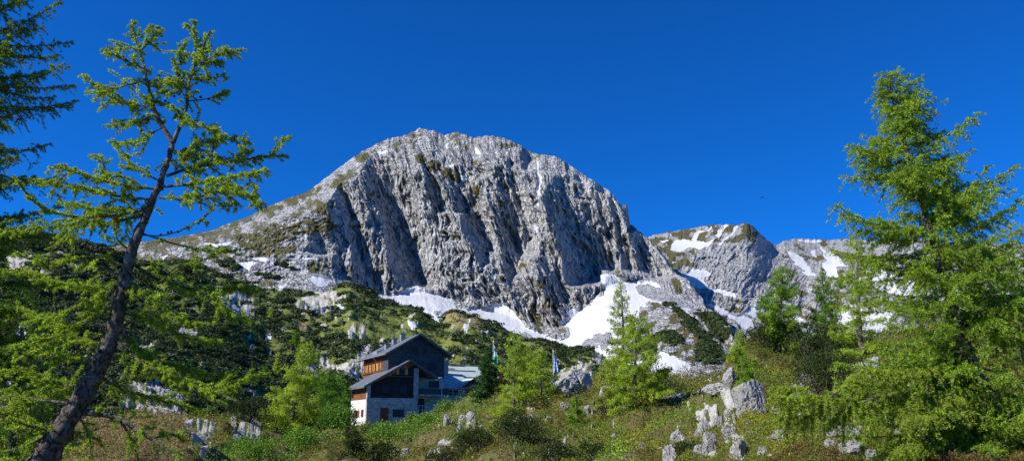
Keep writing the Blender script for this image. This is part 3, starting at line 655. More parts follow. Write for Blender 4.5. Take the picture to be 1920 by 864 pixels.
# ================================================================== small mesh builder
class MB:
    def __init__(s): s.v = []; s.f = []; s.n = 0
    def add(s, v, f):
        s.v += [tuple(map(float, q)) for q in v]; s.f += [tuple(i + s.n for i in q) for q in f]; s.n += len(v); return s
    def box(s, x0, x1, y0, y1, z0, z1):
        return s.add([(x0, y0, z0), (x1, y0, z0), (x1, y1, z0), (x0, y1, z0), (x0, y0, z1), (x1, y0, z1), (x1, y1, z1), (x0, y1, z1)],
                     [(3, 2, 1, 0), (4, 5, 6, 7), (0, 1, 5, 4), (1, 2, 6, 5), (2, 3, 7, 6), (3, 0, 4, 7)])
    def prism(s, prof, y0, y1, axis='y'):
        """outline in (x, z) carried along y, or in (y, z) carried along x"""
        n = len(prof)
        if axis == 'y': a = [(p[0], y0, p[1]) for p in prof]; b = [(p[0], y1, p[1]) for p in prof]
        else: a = [(y0, p[0], p[1]) for p in prof]; b = [(y1, p[0], p[1]) for p in prof]
        return s.add(a + b, [tuple(range(n)), tuple(range(2 * n - 1, n - 1, -1))] + [(i + n, (i + 1) % n + n, (i + 1) % n, i) for i in range(n)])
    def tube(s, pts, r, n=8):
        pts = [Vector(p) for p in pts]; rs = r if isinstance(r, (list, tuple)) else [r] * len(pts)
        v = []; f = []
        for i, p in enumerate(pts):
            t = (pts[min(i + 1, len(pts) - 1)] - pts[max(i - 1, 0)]).normalized()
            a = t.cross(Vector((.13, .97, .2))).normalized() if abs(t.y) < .9 else t.cross(Vector((1, 0, 0))).normalized()
            b = t.cross(a)
            for k in range(n): v.append(p + (a * cos(2 * pi * k / n) + b * sin(2 * pi * k / n)) * rs[i])
        for i in range(len(pts) - 1):
            for k in range(n): f.append((i * n + k, i * n + (k + 1) % n, (i + 1) * n + (k + 1) % n, (i + 1) * n + k))
        f.append(tuple(range(n - 1, -1, -1))); f.append(tuple((len(pts) - 1) * n + k for k in range(n)))
        return s.add(v, f)
    def build(s, name, mat, parent=None, smooth=False):
        me = bpy.data.meshes.new(name); me.from_pydata(s.v, [], s.f); me.materials.append(mat)
        import bmesh as _b
        bm = _b.new(); bm.from_mesh(me); _b.ops.recalc_face_normals(bm, faces=bm.faces); bm.to_mesh(me); bm.free()
        if smooth: me.polygons.foreach_set('use_smooth', [True] * len(me.polygons))
        return link(name, me, parent)

def wallvec(nt):
    tc = nt.nodes.new('ShaderNodeTexCoord'); sp = nt.nodes.new('ShaderNodeSeparateXYZ'); cb = nt.nodes.new('ShaderNodeCombineXYZ')
    nt.links.new(tc.outputs['Object'], sp.inputs[0])
    nt.links.new(mix_math(nt, 'ADD', sp.outputs[0], sp.outputs[1]), cb.inputs[0]); nt.links.new(sp.outputs[2], cb.inputs[1])
    return cb.outputs[0]

def brick_mat(name, c1, c2, mortar, bw, bh, msize, rough=.85, warp=.0, bstr=.6, wear=.35):
    m, nt, b = mat_new(name)
    v = wallvec(nt)
    if warp:
        nz = nt.nodes.new('ShaderNodeTexNoise'); nz.inputs['Scale'].default_value = 1.4; nt.links.new(v, nz.inputs['Vector'])
        vm = nt.nodes.new('ShaderNodeVectorMath'); vm.operation = 'MULTIPLY_ADD'; vm.inputs[1].default_value = (warp, warp, 0)
        nt.links.new(nz.outputs[1], vm.inputs[0]); nt.links.new(v, vm.inputs[2]); v = vm.outputs[0]
    br = nt.nodes.new('ShaderNodeTexBrick'); nt.links.new(v, br.inputs['Vector'])
    br.inputs['Color1'].default_value = (*c1, 1); br.inputs['Color2'].default_value = (*c2, 1); br.inputs['Mortar'].default_value = (*mortar, 1)
    br.inputs['Scale'].default_value = 1; br.inputs['Brick Width'].default_value = bw; br.inputs['Row Height'].default_value = bh
    br.inputs['Mortar Size'].default_value = msize; br.inputs['Bias'].default_value = 0
    n = noise_tex(nt, .7, 6, .65, v)
    c = mix_rgb(nt, wear, br.outputs[0], ramp(nt, n, [(.3, .25), (.7, 1.)]), 'MULTIPLY')
    nt.links.new(c, b.inputs['Base Color']); b.inputs['Roughness'].default_value = rough; b.inputs['Specular IOR Level'].default_value = .2
    bump(nt, br.outputs[1], -bstr, .03, b)
    return m

M_stone = brick_mat("masonry of rough stone", (.56, .55, .52), (.22, .22, .22), (.42, .41, .39), .62, .30, .03, warp=.5)
M_shing = brick_mat("weathered larch shingles", (.115, .12, .135), (.06, .065, .08), (.02, .02, .025), .22, .24, .014, warp=.04, wear=.5)
M_shing_dark = brick_mat("dark brown shingles", (.05, .045, .05), (.028, .026, .03), (.01, .01, .01), .22, .24, .014, warp=.04, wear=.5)
M_board = brick_mat("sunburnt larch boarding", (.30, .115, .045), (.20, .075, .03), (.05, .02, .01), 4.0, .19, .012, warp=.0, wear=.4)
M_plaster = brick_mat("whitewashed stone masonry", (.78, .75, .68), (.60, .58, .53), (.72, .70, .65), .6, .3, .03, warp=.5, wear=.25)
M_roof = simple("grey sheet metal roof", (.13, .14, .155), .5, .2, .7, metallic=.0)
M_roof2 = brick_mat("pale green metal roof panels", (.50, .57, .54), (.46, .53, .51), (.3, .34, .34), 3.0, 1.4, .03, rough=.5, wear=.2)
M_dark = simple("dark stained timber", (.04, .03, .025), .8, .3, 4)
M_trim = simple("grey roof edge board", (.11, .115, .125), .7, .2, 4)
M_door = simple("red brown door paint", (.13, .035, .02), .6, .25, 6)
M_shut = simple("oxblood shutter paint", (.20, .045, .035), .7, .25, 6)
M_shut_o = simple("honey coloured larch shutter", (.62, .30, .08), .7, .25, 6)
M_frame = simple("dark window frame", (.05, .03, .022), .6, .2, 6)
M_white = simple("white painted rail", (.62, .62, .6), .6, .1, 6)
M_metal = simple("galvanised metal", (.42, .44, .46), .45, .2, 8, metallic=.5)
M_chim = simple("zinc clad chimney", (.24, .255, .27), .6, .25, 3)
mg, ntg, bg_ = mat_new("window glass"); bg_.inputs['Base Color'].default_value = (.012, .015, .02, 1); bg_.inputs['Roughness'].default_value = .12; bg_.inputs['Specular IOR Level'].default_value = .18
ngl = noise_tex(ntg, .8, 3, .5, objvec(ntg)); bump(ntg, ngl, .05, .05, bg_)
M_glass = mg

C0 = at(686, 795, 130.)
RZ = radians(27)
XH = np.array([cos(RZ), sin(RZ), 0]); YH = np.array([-sin(RZ), cos(RZ), 0])
def hut_local(x, y, yl=None, xl=None):
    r = ray(x, y)
    n, off = (YH, yl) if yl is not None else (XH, xl)
    P = r * ((off + C0 @ n) / (r @ n)) - C0
    return P @ XH, P @ YH, P[2]

hut = empty("alpine_hut", C0, RZ)
tag(hut, "large stone and shingle mountain hut with orange boarded side and two stacked gables", "mountain hut")
def wpart(mb, name, mat, parent=hut, label=None):
    o = mb.build(name, mat, parent)
    if label: o['label'] = label
    return o
# walls of the lower front wing
wpart(MB().box(0, 8.72, 0, .6, -2.5, 4.2).box(0, .55, -.02, .6, 4.2, 6.55).box(7.88, 8.72, -.06, .6, 4.2, 9.15).box(8.2, 8.72, .6, 2.5, -2.5, 4.6), "stone_wall", M_stone, label="lower stone wall of the front wing")
wpart(MB().box(0.0, .5, .6, 9.3, -2.5, 3.95), "plaster_wall", M_plaster, label="sunlit white side wall with red shutters")
wpart(MB().box(.06, .5, .6, 9.3, 3.95, 6.25), "boarded_wall", M_board, label="orange boarding above the white side wall")
s1 = .577
wpart(MB().prism([(.55, 4.2), (7.88, 4.2), (7.88, 10.13 - .554 * .93), (6.95, 10.13), (.55, 10.13 - s1 * 6.4)], .1, .6), "shingle_wall", M_shing_dark, label="dark shingled gable of the front wing")
wpart(MB().prism([(.55, 10.13 - s1 * 6.4 - .01), (7.86, 10.13 - .554 * .91 - .01), (6.95, 10.12), ], .07, .1).box(2.2, 7.8, .06, .1, 7.7, 7.78), "gable_boarding", simple("brown unweathered boarding", (.34, .15, .06), .8, .5, 1.5), label="brown boarding high in the front gable")
wpart(MB().box(.5, 8.2, .6, 9.2, -2.4, 6.0), "inner_wall", M_dark)
# main block
pk, sr, slp = (9.44, 14.85), .586, .586
wpart(MB().box(4.2, 14.35, 2.5, 3.1, -2.5, 7.75).box(13.75, 14.35, 3.1, 17, -2.5, 7.75), "stone_wall", M_stone, label="tall stone wall under the shingled main gable")
zl = 14.85 - .596 * (9.44 - 4.2); zr = 14.85 - .586 * (14.3 - 9.44)
wpart(MB().prism([(4.25, 7.75), (14.3, 7.75), (14.3, zr), (9.44, 14.85), (4.25, zl)], 2.46, 3.0).box(13.7, 14.3, 3.0, 17, 7.75, zr), "shingle_wall", M_shing, label="blue grey shingled main gable")
wpart(MB().box(4.2, 4.7, 3.0, 17, 3, 12.0), "boarded_wall", M_board, label="orange boarded upper side wall with light shutters")
wpart(MB().box(4.16, 4.7, 2.47, 5.6, 8.3, 12.0), "shingle_side", M_shing, label="grey shingles at the near end of the side wall")
wpart(MB().box(4.7, 13.7, 3.1, 16.9, -2, 11.3).box(4.3, 14.3, 16.9, 17, -2, 11.8), "inner_wall", M_dark)
def slab(mb, x0, z0, x1, z1, y0, y1, t=.26):
    mb.prism([(x0, z0), (x1, z1), (x1, z1 - t), (x0, z0 - t)], y0, y1); return mb
r1 = wpart(slab(slab(slab(MB(), -.85, 5.94, 6.95, 10.41, -.95, 2.44), -.85, 5.94, 4.15, 8.806, 2.44, 10.3), 6.951, 10.41, 11.8, 7.73, -.95, 2.44), "roof", M_roof, label="lower front roof")
wpart(MB().prism([(-.87, 5.98), (6.95, 10.47), (11.83, 7.77), (11.83, 7.45), (6.95, 10.13), (-.87, 5.62)], -1.02, -.96), "verge_board", M_trim, r1)
r2 = wpart(slab(slab(MB(), 3.35, 11.52, 9.44, 15.15, 1.5, 18.6, .3), 9.441, 15.15, 15.25, 11.745, 1.5, 18.6, .3), "roof", M_roof, label="upper main roof")
wpart(MB().prism([(3.33, 11.56), (9.44, 15.21), (15.28, 11.79), (15.28, 11.42), (9.44, 14.82), (3.33, 11.18)], 1.42, 1.49), "verge_board", M_trim, r2)
for yy_ in (3.6, 6, 8.6): pass
wpart(MB().tube([(3.25, 1.5, 11.42), (3.25, 18.6, 11.4)], .09, 6), "gutter", M_metal, r2)
wpart(MB().tube([(3.25, 8.2, 11.35), (3.6, 8.2, 10.9), (4.12, 8.2, 10.5), (4.12, 8.2, 8.9)], .07, 6), "downpipe", M_metal)
def rafters(mb, xp, zp, xe, ze, y, n, t):
    for i in range(n):
        k = (i + .5) / n; x = xp + (xe - xp) * k; z = zp + (ze - zp) * k
        mb.box(x - .09, x + .09, y, y + .9, z - t - .2, z - t - .01)
for xe_, ze_, xp_ in ((3.9, 11.85, 9.3), (15, 11.9, 9.6)):
    for k in range(4):
        q_ = (k + .5) / 4; rx = xp_ + (xe_ - xp_) * q_; rz = 15.05 + (ze_ - 15.05) * q_
        wpart(MB().box(rx - .09, rx + .09, 1.56, 2.46, rz - .5, rz - .31), "rafter", M_dark, r2)
def chimney(px, py_top, wpx, yl, hz):
    x, y, z = hut_local(px, py_top, yl=yl)
    w_ = wpx * .088 / .9 / 2
    o = wpart(MB().box(x - w_, x + w_, yl - w_, yl + w_, z - hz, z - .12), "chimney", M_chim, r2)
    wpart(MB().box(x - w_ - .1, x + w_ + .1, yl - w_ - .1, yl + w_ + .1, z - .12, z + .02), "chimney_cap", M_trim, r2)
chimney(755, 625, 8.5, 8.0, 2.6); chimney(740, 634, 7, 8.5, 2.6); chimney(726.5, 644, 8.5, 9, 2.3)
x_, y_, z_ = hut_local(734.8, 626, yl=9.5); wpart(MB().tube([(x_, 9.5, z_), (x_, 9.5, z_ - 2.5)], .04, 5), "antenna", M_metal, r2)
x_, y_, z_ = hut_local(713, 652, yl=11)
dm = wpart(MB().prism([(x_ - .9, z_ - 1.4), (x_ + .8, z_ - 1.4), (x_ + .8, z_ - .05), (x_ - .9, z_ - .65)], 10, 12.5), "dormer", M_metal, r2, "pale metal dormer on the upper roof")
# windows and doors
def window(x0, x1, z0, z1, y=0., shutters=None, side=None, label=None):
    """a window in a front wall (normal -y), or with side given in the wall x = side"""
    def B(a0, a1, d0, d1, c0, c1):
        return (a0, a1, y + d0, y + d1, c0, c1) if side is None else (side + d0, side + d1, a0, a1, c0, c1)
    fr = MB(); t = .09
    for q in (B(x0, x1, -.05, .02, z0, z0 + t), B(x0, x1, -.05, .02, z1 - t, z1), B(x0, x0 + t, -.048, .02, z0 + t, z1 - t), B(x1 - t, x1, -.048, .02, z0 + t, z1 - t),
              B((x0 + x1) / 2 - .035, (x0 + x1) / 2 + .035, -.044, .02, z0 + t, z1 - t)): fr.box(*q)
    f = wpart(fr, "window", M_frame, hut, label)
    wpart(MB().box(*B(x0 + t, (x0 + x1) / 2 - .036, -.015, .02, z0 + t, z1 - t)).box(*B((x0 + x1) / 2 + .036, x1 - t, -.015, .02, z0 + t, z1 - t)), "pane", M_glass, f)
    wpart(MB().box(*B(x0 - .08, x1 + .08, -.12, .0, z0 - .1, z0 - .012)), "sill", M_frame, f)
    if shutters:
        w_ = (x1 - x0) * .48
        for a in (x0 - w_ - .02, x1 + .02): wpart(MB().box(*B(a, a + w_, -.07, -.004, z0, z1)), "shutter", shutters, f)
    return f
window(4.42, 6.33, 1.28, 2.42)
window(5.3, 6.3, 8.05, 9.05, y=.06, shutters=M_shut_o)
window(2.6, 3.7, 5.1, 6.2, y=.09); window(5.6, 6.7, 5.1, 6.2, y=.09)
window(8.44, 9.34, 11.95, 12.8, y=2.45); window(10.19, 11.09, 12.0, 12.8, y=2.45)
window(11.15, 12.81, 9.2, 10.25, y=2.45); window(8.6, 9.7, 9.3, 10.25, y=2.45)
window(11.55, 13.41, 6.19, 7.3, y=2.49)
window(4.7, 6.3, 1.2, 2.25, side=-.0, shutters=M_shut, label="side window with oxblood shutters"); window(1.9, 2.5, 1.3, 2.35, side=-.0, shutters=M_shut)
for k in range(5):
    window(6.9 + k * 2.1, 7.7 + k * 2.1, 9.15, 10.35, side=4.18, shutters=M_shut_o)
wpart(MB().box(4.02, 4.18, 5.7, 17, 8.85, 9.0).box(4.02, 4.18, 5.7, 17, 10.62, 10.7), "ledge", M_board)
d_ = wpart(MB().box(2.32, 3.71, -.04, .02, .3, 2.61), "door", M_door, hut, "red brown cellar door"); wpart(MB().box(3.5, 3.56, -.1, -.04, 1.4, 1.6), "handle", M_metal, d_)
d_ = wpart(MB().box(9.6, 10.8, 2.44, 2.52, 1.9, 4.3), "door", M_dark, hut, "dark doorway under the balcony"); wpart(MB().box(9.55, 10.85, 2.40, 2.44, 4.3, 4.4), "lintel", M_white, d_)
# balcony and its glass
wpart(MB().box(8.73, 14.3, .15, 2.42, 4.62, 4.86), "balcony_floor", M_stone)
bl = MB()
for k in range(6): bl.box(8.75 + k * 1.08, 8.81 + k * 1.08, .18, .24, 4.86, 5.95)
bl.box(8.73, 14.3, .17, .25, 5.95, 6.02); rl = wpart(bl, "balcony_railing", M_trim)
wpart(MB().box(8.82, 14.2, .2, .22, 5.0, 5.85), "railing_panel", simple("smoked railing panel", (.03, .04, .055), .6, .1), rl)
mb = MB()
for k in range(3): mb.box(9.45 + k * .65, 9.53 + k * .65, 1.6, 1.68, 1.6, 3.1)
mb.box(9.4, 10.85, 1.58, 1.7, 3.05, 3.13).box(9.4, 10.85, 1.6, 1.68, 2.35, 2.42); wpart(mb, "railing", M_white, hut, "white railing in front of the lower doorway")
# annex
wpart(MB().box(14.36, 25.5, 7.2, 7.7, 0, 6.6).box(14.36, 20.2, 4.0, 4.5, -2, 4.85).box(14.36, 19.9, 4.5, 7.2, -2, 4.7), "stone_wall", M_stone, label="terrace wall and front of the annex")
wpart(MB().box(14.4, 19.2, 7.12, 7.2, 5.2, 6.5).box(14.4, 25.4, 7.7, 20, 0, 6.5), "dark_wall", M_dark)
r3 = wpart(MB().prism([(6.0, 6.5), (14.0, 11.0), (22, 6.5), (22, 6.25), (14, 10.72), (6, 6.25)], 14.37, 25.8, axis='x'), "roof", M_roof2, label="pale green metal annex roof")
wpart(MB().box(14.37, 25.8, 13.8, 14.2, 10.95, 11.08), "ridge_cap", M_metal, r3)
mb = MB()
for a, b_, k in ((15.5, 20.5, .80), (18, 24.5, .72), (21, 25, .42), (16, 19, .9), (20, 23, .95)):
    mb.box(a, b_, 6 + 8 * k, 6 + 8 * k + .08, 6.5 + 4.5 * k + .02, 6.5 + 4.5 * k + .2)
wpart(mb, "snow_guard", M_trim, r3)
x_, y_, z_ = hut_local(835.5, 675, yl=10.5); wpart(MB().box(x_ - .42, x_ + .42, 10.1, 10.9, z_ - 2.6, z_), "chimney", M_chim, r3)
x_, y_, z_ = hut_local(835.5, 675, yl=10.5); wpart(MB().box(x_ - .52, x_ - .43, 10.05, 10.95, z_ - 2.6, z_ + .02), "chimney_edge", M_white, r3)
pr = wpart(MB().prism([(18.4, 6.55), (20.75, 8.05), (23.1, 6.55), (23.1, 6.35), (20.75, 7.83), (18.4, 6.35)], 3.9, 9.5), "porch_roof", M_roof2, hut, "small gabled porch roof")
wpart(MB().prism([(18.35, 6.58), (20.75, 8.11), (23.15, 6.58), (23.15, 6.3), (20.75, 7.8), (18.35, 6.3)], 3.82, 3.89), "verge_board", M_dark, pr)
for px_ in (19.1, 22.3): wpart(MB().box(px_ - .09, px_ + .09, 4.1, 4.28, 4.0, 6.55), "post", simple("grey brown post", (.2, .15, .11), .8), hut)
wpart(MB().box(19.0, 22.4, 4.12, 4.26, 6.5, 6.65).box(20.66, 20.84, 4.12, 4.26, 6.66, 7.75), "tie_beam", M_frame, pr)
d_ = wpart(MB().box(19.9, 21.6, 7.05, 7.12, 4.2, 6.3), "door", simple("varnished porch door", (.22, .07, .03), .5), hut, "varnished door inside the porch"); wpart(MB().box(21.35, 21.42, 6.98, 7.05, 5.1, 5.3), "handle", M_metal, d_)
mb = MB()
for k in range(5): mb.box(14.5 + k * 1.08, 14.58 + k * 1.08, 4.1, 4.18, 4.85, 5.95)
mb.box(14.45, 18.9, 4.08, 4.2, 5.93, 6.0).box(14.45, 18.9, 4.1, 4.18, 5.4, 5.44); wpart(mb, "railing", M_metal, hut, "thin terrace railing beside the porch")
# little deck beyond the white wall
dk = wpart(MB().box(-1.9, -.05, 5.6, 11, -.75, -.55), "deck", M_metal, hut, "small metal deck beside the white wall")
mb = MB()
for k in range(6): mb.box(-1.88, -1.82, 5.6 + k * 1.05, 5.66 + k * 1.05, -.55, .65)
mb.box(-1.9, -1.8, 5.6, 11, .62, .68).box(-1.88, -1.82, 5.6, 11, .05, .09)
for k in range(3): mb.box(-1.88 + k * .8, -1.82 + k * .8, 5.58, 5.64, -.55, .65)
mb.box(-1.9, -.1, 5.56, 5.66, .62, .68); wpart(mb, "deck_railing", M_metal, dk)

# low stone wall in the sun, beside the hut
P = at(783, 792, 126.)
sw = MB()
rs = random.Random(3)
for r_ in range(4):
    xx_ = 0
    while xx_ < 3.0:
        l_ = rs.uniform(.3, .6); sw.box(xx_, xx_ + l_ - .02, rs.uniform(-.05, .03), .7, r_ * .36 + rs.uniform(0, .03) - .3, r_ * .36 + .34 - .3); xx_ += l_
sw.box(0.02, 2.95, .06, .68, -.3, 1.1)
o = sw.build("stone_wall", simple("pale field stones", (.5, .48, .44), .9, .4, 2.5, bmp=.5)); o.location = P; o.rotation_euler = (0, 0, radians(20))
tag(o, "low sunlit dry stone wall at the foot of the hut, right of the cellar door", "stone wall")
# lamp post
P = C0 + XH * 12.7 - YH * .6
lp = empty("lamp_post", (P[0], P[1], C0[2] + 2.0), RZ)
tag(lp, "slim grey lamp post with a pale arm in front of the balcony", "lamp post")
MB().tube([(0, 0, -1), (0, 0, 5.7)], [.06, .045], 8).build("pole", M_metal, lp)
MB().tube([(0, 0, 5.7), (-.5, 0, 5.62), (-1.3, 0, 5.25)], [.05, .08, .1], 8).build("lamp_head", M_white, lp)
tp = MB().tube([(0, 0, 0), (0, 0, 1.5)], .28, 10); 
# flags
def flag_mat(name, kind):
    m, nt, b = mat_new(name); b.inputs['Roughness'].default_value = .7
    at_ = attr(nt, 'fuv'); sp = nt.nodes.new('ShaderNodeSeparateColor'); nt.links.new(at_.outputs['Color'], sp.inputs[0])
    if kind == 'lozenge':
        cb = nt.nodes.new('ShaderNodeCombineXYZ')
        nt.links.new(mix_math(nt, 'ADD', mix_math(nt, 'MULTIPLY', sp.outputs[0], 3.2), mix_math(nt, 'MULTIPLY', sp.outputs[1], 5.0)), cb.inputs[0])
        nt.links.new(mix_math(nt, 'SUBTRACT', mix_math(nt, 'MULTIPLY', sp.outputs[0], 3.2), mix_math(nt, 'MULTIPLY', sp.outputs[1], 5.0)), cb.inputs[1])
        ck = nt.nodes.new('ShaderNodeTexChecker'); ck.inputs['Scale'].default_value = 1
        ck.inputs['Color1'].default_value = (.05, .2, .62, 1); ck.inputs['Color2'].default_value = (.62, .68, .78, 1)
        nt.links.new(cb.outputs[0], ck.inputs['Vector']); nt.links.new(ck.outputs[0], b.inputs['Base Color'])
    else:
        r_ = nt.nodes.new('ShaderNodeValToRGB'); nt.links.new(sp.outputs[1], r_.inputs[0]); r_.color_ramp.interpolation = 'CONSTANT'
        e = r_.color_ramp.elements
        while len(e) < 4: e.new(.5)
        for k, (p, c) in enumerate([(0, (.02, .34, .13)), (.42, (.75, .78, .78)), (.68, (.03, .22, .2)), (.86, (.55, .65, .68))]): e[k].position = p; e[k].color = (*c, 1)
        nt.links.new(r_.outputs[0], b.inputs['Base Color'])
    return m
def flag(name_lab, px, py_top, py_base, D, fy0, fy1, wpx, kind, seed):
    top = at(px, py_top, D); base = at(px, py_base, D); h = top[2] - base[2]
    r = empty("flagpole", base)
    tag(r, name_lab, "flagpole", "flagpoles beside the hut")
    MB().tube([(0, 0, -1.2), (0, 0, h)], [.06, .04], 8).build("pole", M_white, r)
    MB().tube([(0, 0, h), (0, 0, h + .12)], [.07, .03], 8).build("finial", M_metal, r)
    z0 = at(px, fy0, D)[2] - base[2]; z1 = at(px, fy1, D)[2] - base[2]; wd = wpx * D / F
    nu, nv = 13, 22; co = []; uv = []
    for j in range(nv):
        v = j / (nv - 1)                     # 0 top
        for i in range(nu):
            u = i / (nu - 1)
            fold = sin(u * 9 + v * 3 + seed) * .10 + sin(u * 17 - v * 5) * .04
            wv = wd * (.25 + .85 * v ** .6) if kind == 'lozenge' else wd * (.3 + .8 * v ** .7)
            co.append((.05 + u * wv, fold * (.3 + v), z0 + (z1 - z0) * v - u * .35 * (1 - v) - .05 * sin(u * 6))); uv.append((u, 1 - v, 0))
    me = mesh_np("flag", np.array(co), quads=grid_faces(nv, nu), mat=flag_mat("flag cloth " + kind, kind), attrs={'fuv': np.array(uv)}, smooth=True)
    fl = link("flag", me, r); md = fl.modifiers.new("thickness", 'SOLIDIFY'); md.thickness = .01
flag("white pole flying a limp green and white flag behind the dark spruce", 924.5, 640, 735, 112, 645, 682, 8.5, 'green', 0)
flag("white pole flying a limp blue and white lozenge flag right of the larch group", 1038, 658, 722, 100, 664, 698, 8.5, 'lozenge', 1)
# old fence posts
for k, (x, y0, y1, D, lab) in enumerate([(700, 822, 805, 105, "short dark wooden post below the cellar window of the hut"), (769, 843, 834, 80, "left one of two dark wooden stakes on the slope below the lamp post"),
                                  (793.5, 848, 834, 74, "right one of two dark wooden stakes, beside the forked pale rock")]):
    p0 = G.at(x, y0)[0]; h = (y0 - y1) * np.linalg.norm(p0) / F
    o = MB().tube([(0, 0, -.4), (.02, 0, h * .5), (0, .01, h), (0, .01, h + .03)], [.11, .1, .09, .04], 7).build("wooden_post", M_dark)
    o.location = p0; tag(o, lab, "post", "old fence posts below the hut")
# bird
P = at(1427.5, 370.5, 260.)
bd = MB().tube([(-.45, 0, 0), (-.2, 0, .03), (.1, 0, .03), (.4, 0, 0), (.55, 0, .02)], [.03, .11, .13, .06, .02], 8)
bd.add([(-.15, -.05, .06), (.2, -.05, .06), (.25, -.9, .3), (.05, -1.0, .3), (-.15, .05, .06), (.2, .05, .06), (.25, .9, .3), (.05, 1.0, .3), (-.15, -.05, .02), (.2, -.05, .02), (.25, -.9, .28), (.05, -1., .28), (-.15, .05, .02), (.2, .05, .02), (.25, .9, .28), (.05, 1., .28)],
       [(0, 1, 2, 3), (4, 5, 6, 7), (8, 9, 10, 11), (12, 13, 14, 15), (0, 3, 11, 8), (1, 2, 10, 9), (2, 3, 11, 10), (4, 7, 15, 12), (5, 6, 14, 13), (6, 7, 15, 14)])
o = bd.build("bird", M_dark); o.location = P; o.rotation_euler = (.1, 0, .5); o.scale = (1.3, 1.3, 1.3)
tag(o, "small dark bird soaring in the open sky right of the peak", "bird")
# ================================================================== vegetation
M_leaf = leaf_mat("larch needles", .45)
M_pine = leaf_mat("pine needles", .10)
M_herb = leaf_mat("herb leaves", .28)

def bark_mat(name, c, lich):
    m, nt, b = mat_new(name); v = objvec(nt, (1, 1, .6))
    n = noise_tex(nt, 22, 7, .78, v); n2 = noise_tex(nt, 9, 5, .6, objvec(nt))
    col = ramp(nt, n, [(.42, tuple(x * .22 for x in c)), (.56, tuple(x * 1.7 for x in c))])
    col = mix_rgb(nt, ramp(nt, n2, [(.5, 0.), (.66, .8)]), col, lich)
    nt.links.new(col, b.inputs['Base Color']); b.inputs['Roughness'].default_value = .95; b.inputs['Specular IOR Level'].default_value = .1
    bump(nt, n, 1.0, .06, b)
    return m
M_bark = bark_mat("larch bark", (.13, .105, .09), (.33, .33, .31))
M_twig = bark_mat("larch twigs", (.10, .08, .065), (.25, .24, .22))

def unit(v): return v / np.maximum(np.linalg.norm(v, axis=-1, keepdims=True), 1e-9)

def tubes(P, R, n=4):
    """P (m,k,3) polylines, R (m,k) radii -> vertices and quads of all tubes"""
    m, k, _ = P.shape
    T = np.empty_like(P); T[:, 1:-1] = P[:, 2:] - P[:, :-2]; T[:, 0] = P[:, 1] - P[:, 0]; T[:, -1] = P[:, -1] - P[:, -2]
    T = unit(T); ref = np.where(np.abs(T[..., 2:3]) > .8, np.array([1., 0, 0]), np.array([0, 0, 1.]))
    A = unit(np.cross(T, ref)); B = np.cross(T, A)
    a = np.arange(n) * 2 * pi / n
    V = P[:, :, None] + (A[:, :, None] * np.cos(a)[None, None, :, None] + B[:, :, None] * np.sin(a)[None, None, :, None]) * R[:, :, None, None]
    i = np.arange(k - 1)[:, None] * n + np.arange(n)[None]; j = np.arange(k - 1)[:, None] * n + (np.arange(n)[None] + 1) % n
    q = np.stack([i, j, j + n, i + n], -1).reshape(-1, 4)
    Q = (q[None] + (np.arange(m) * k * n)[:, None, None]).reshape(-1, 4)
    return V.reshape(-1, 3), Q

def blades(base, dirs, L, Wd, r):
    """one slim diamond per base point"""
    n = len(base); d = unit(dirs)
    s = unit(np.cross(d, r.normal(size=(n, 3))))
    L = np.broadcast_to(L, (n,))[:, None]; Wd = np.broadcast_to(Wd, (n,))[:, None]
    V = np.stack([base, base + d * L * .5 + s * Wd * .5, base + d * L, base + d * L * .5 - s * Wd * .5], 1)
    return V.reshape(-1, 3), np.arange(n * 4).reshape(n, 4)

def tint_of(n, cols, r, var=.22, rep=4):
    c = np.array(cols); k = r.integers(0, len(c), n)
    t = c[k] * (1 + var * r.normal(size=(n, 1)).clip(-2, 2)) * (1 + .08 * r.normal(size=(n, 3)))
    return np.repeat(np.clip(t, .004, .9), rep, 0)

LARCH = [(.38, .50, .06), (.32, .45, .05), (.46, .56, .075), (.25, .36, .04)]
LARCH_D = [(.15, .30, .03), (.12, .25, .027), (.19, .34, .035)]
LARCH_P = [(.34, .42, .08), (.30, .39, .065), (.39, .46, .10)]
SPRUCE = [(.035, .085, .022), (.05, .115, .024), (.028, .065, .018)]
MUGO = [(.05, .08, .022), (.065, .10, .026), (.035, .055, .016), (.085, .12, .03)]

def pts3(pts, D0, D1, r=None):
    n = len(pts); return np.array([at(p[0], p[1], D0 + (D1 - D0) * i / max(n - 1, 1)) for i, p in enumerate(pts)])

def resample(P, m):
    d = np.r_[0, np.cumsum(np.linalg.norm(np.diff(P, axis=0), axis=1))]; s = np.linspace(0, d[-1], m)
    # smooth through the points
    return np.stack([np.interp(s, d, P[:, i]) for i in range(3)], -1), d[-1]

def smooth_line(P, it=2):
    for _ in range(it):
        Q = P.copy(); Q[1:-1] = .5 * P[1:-1] + .25 * (P[:-2] + P[2:]); P = Q
    return P

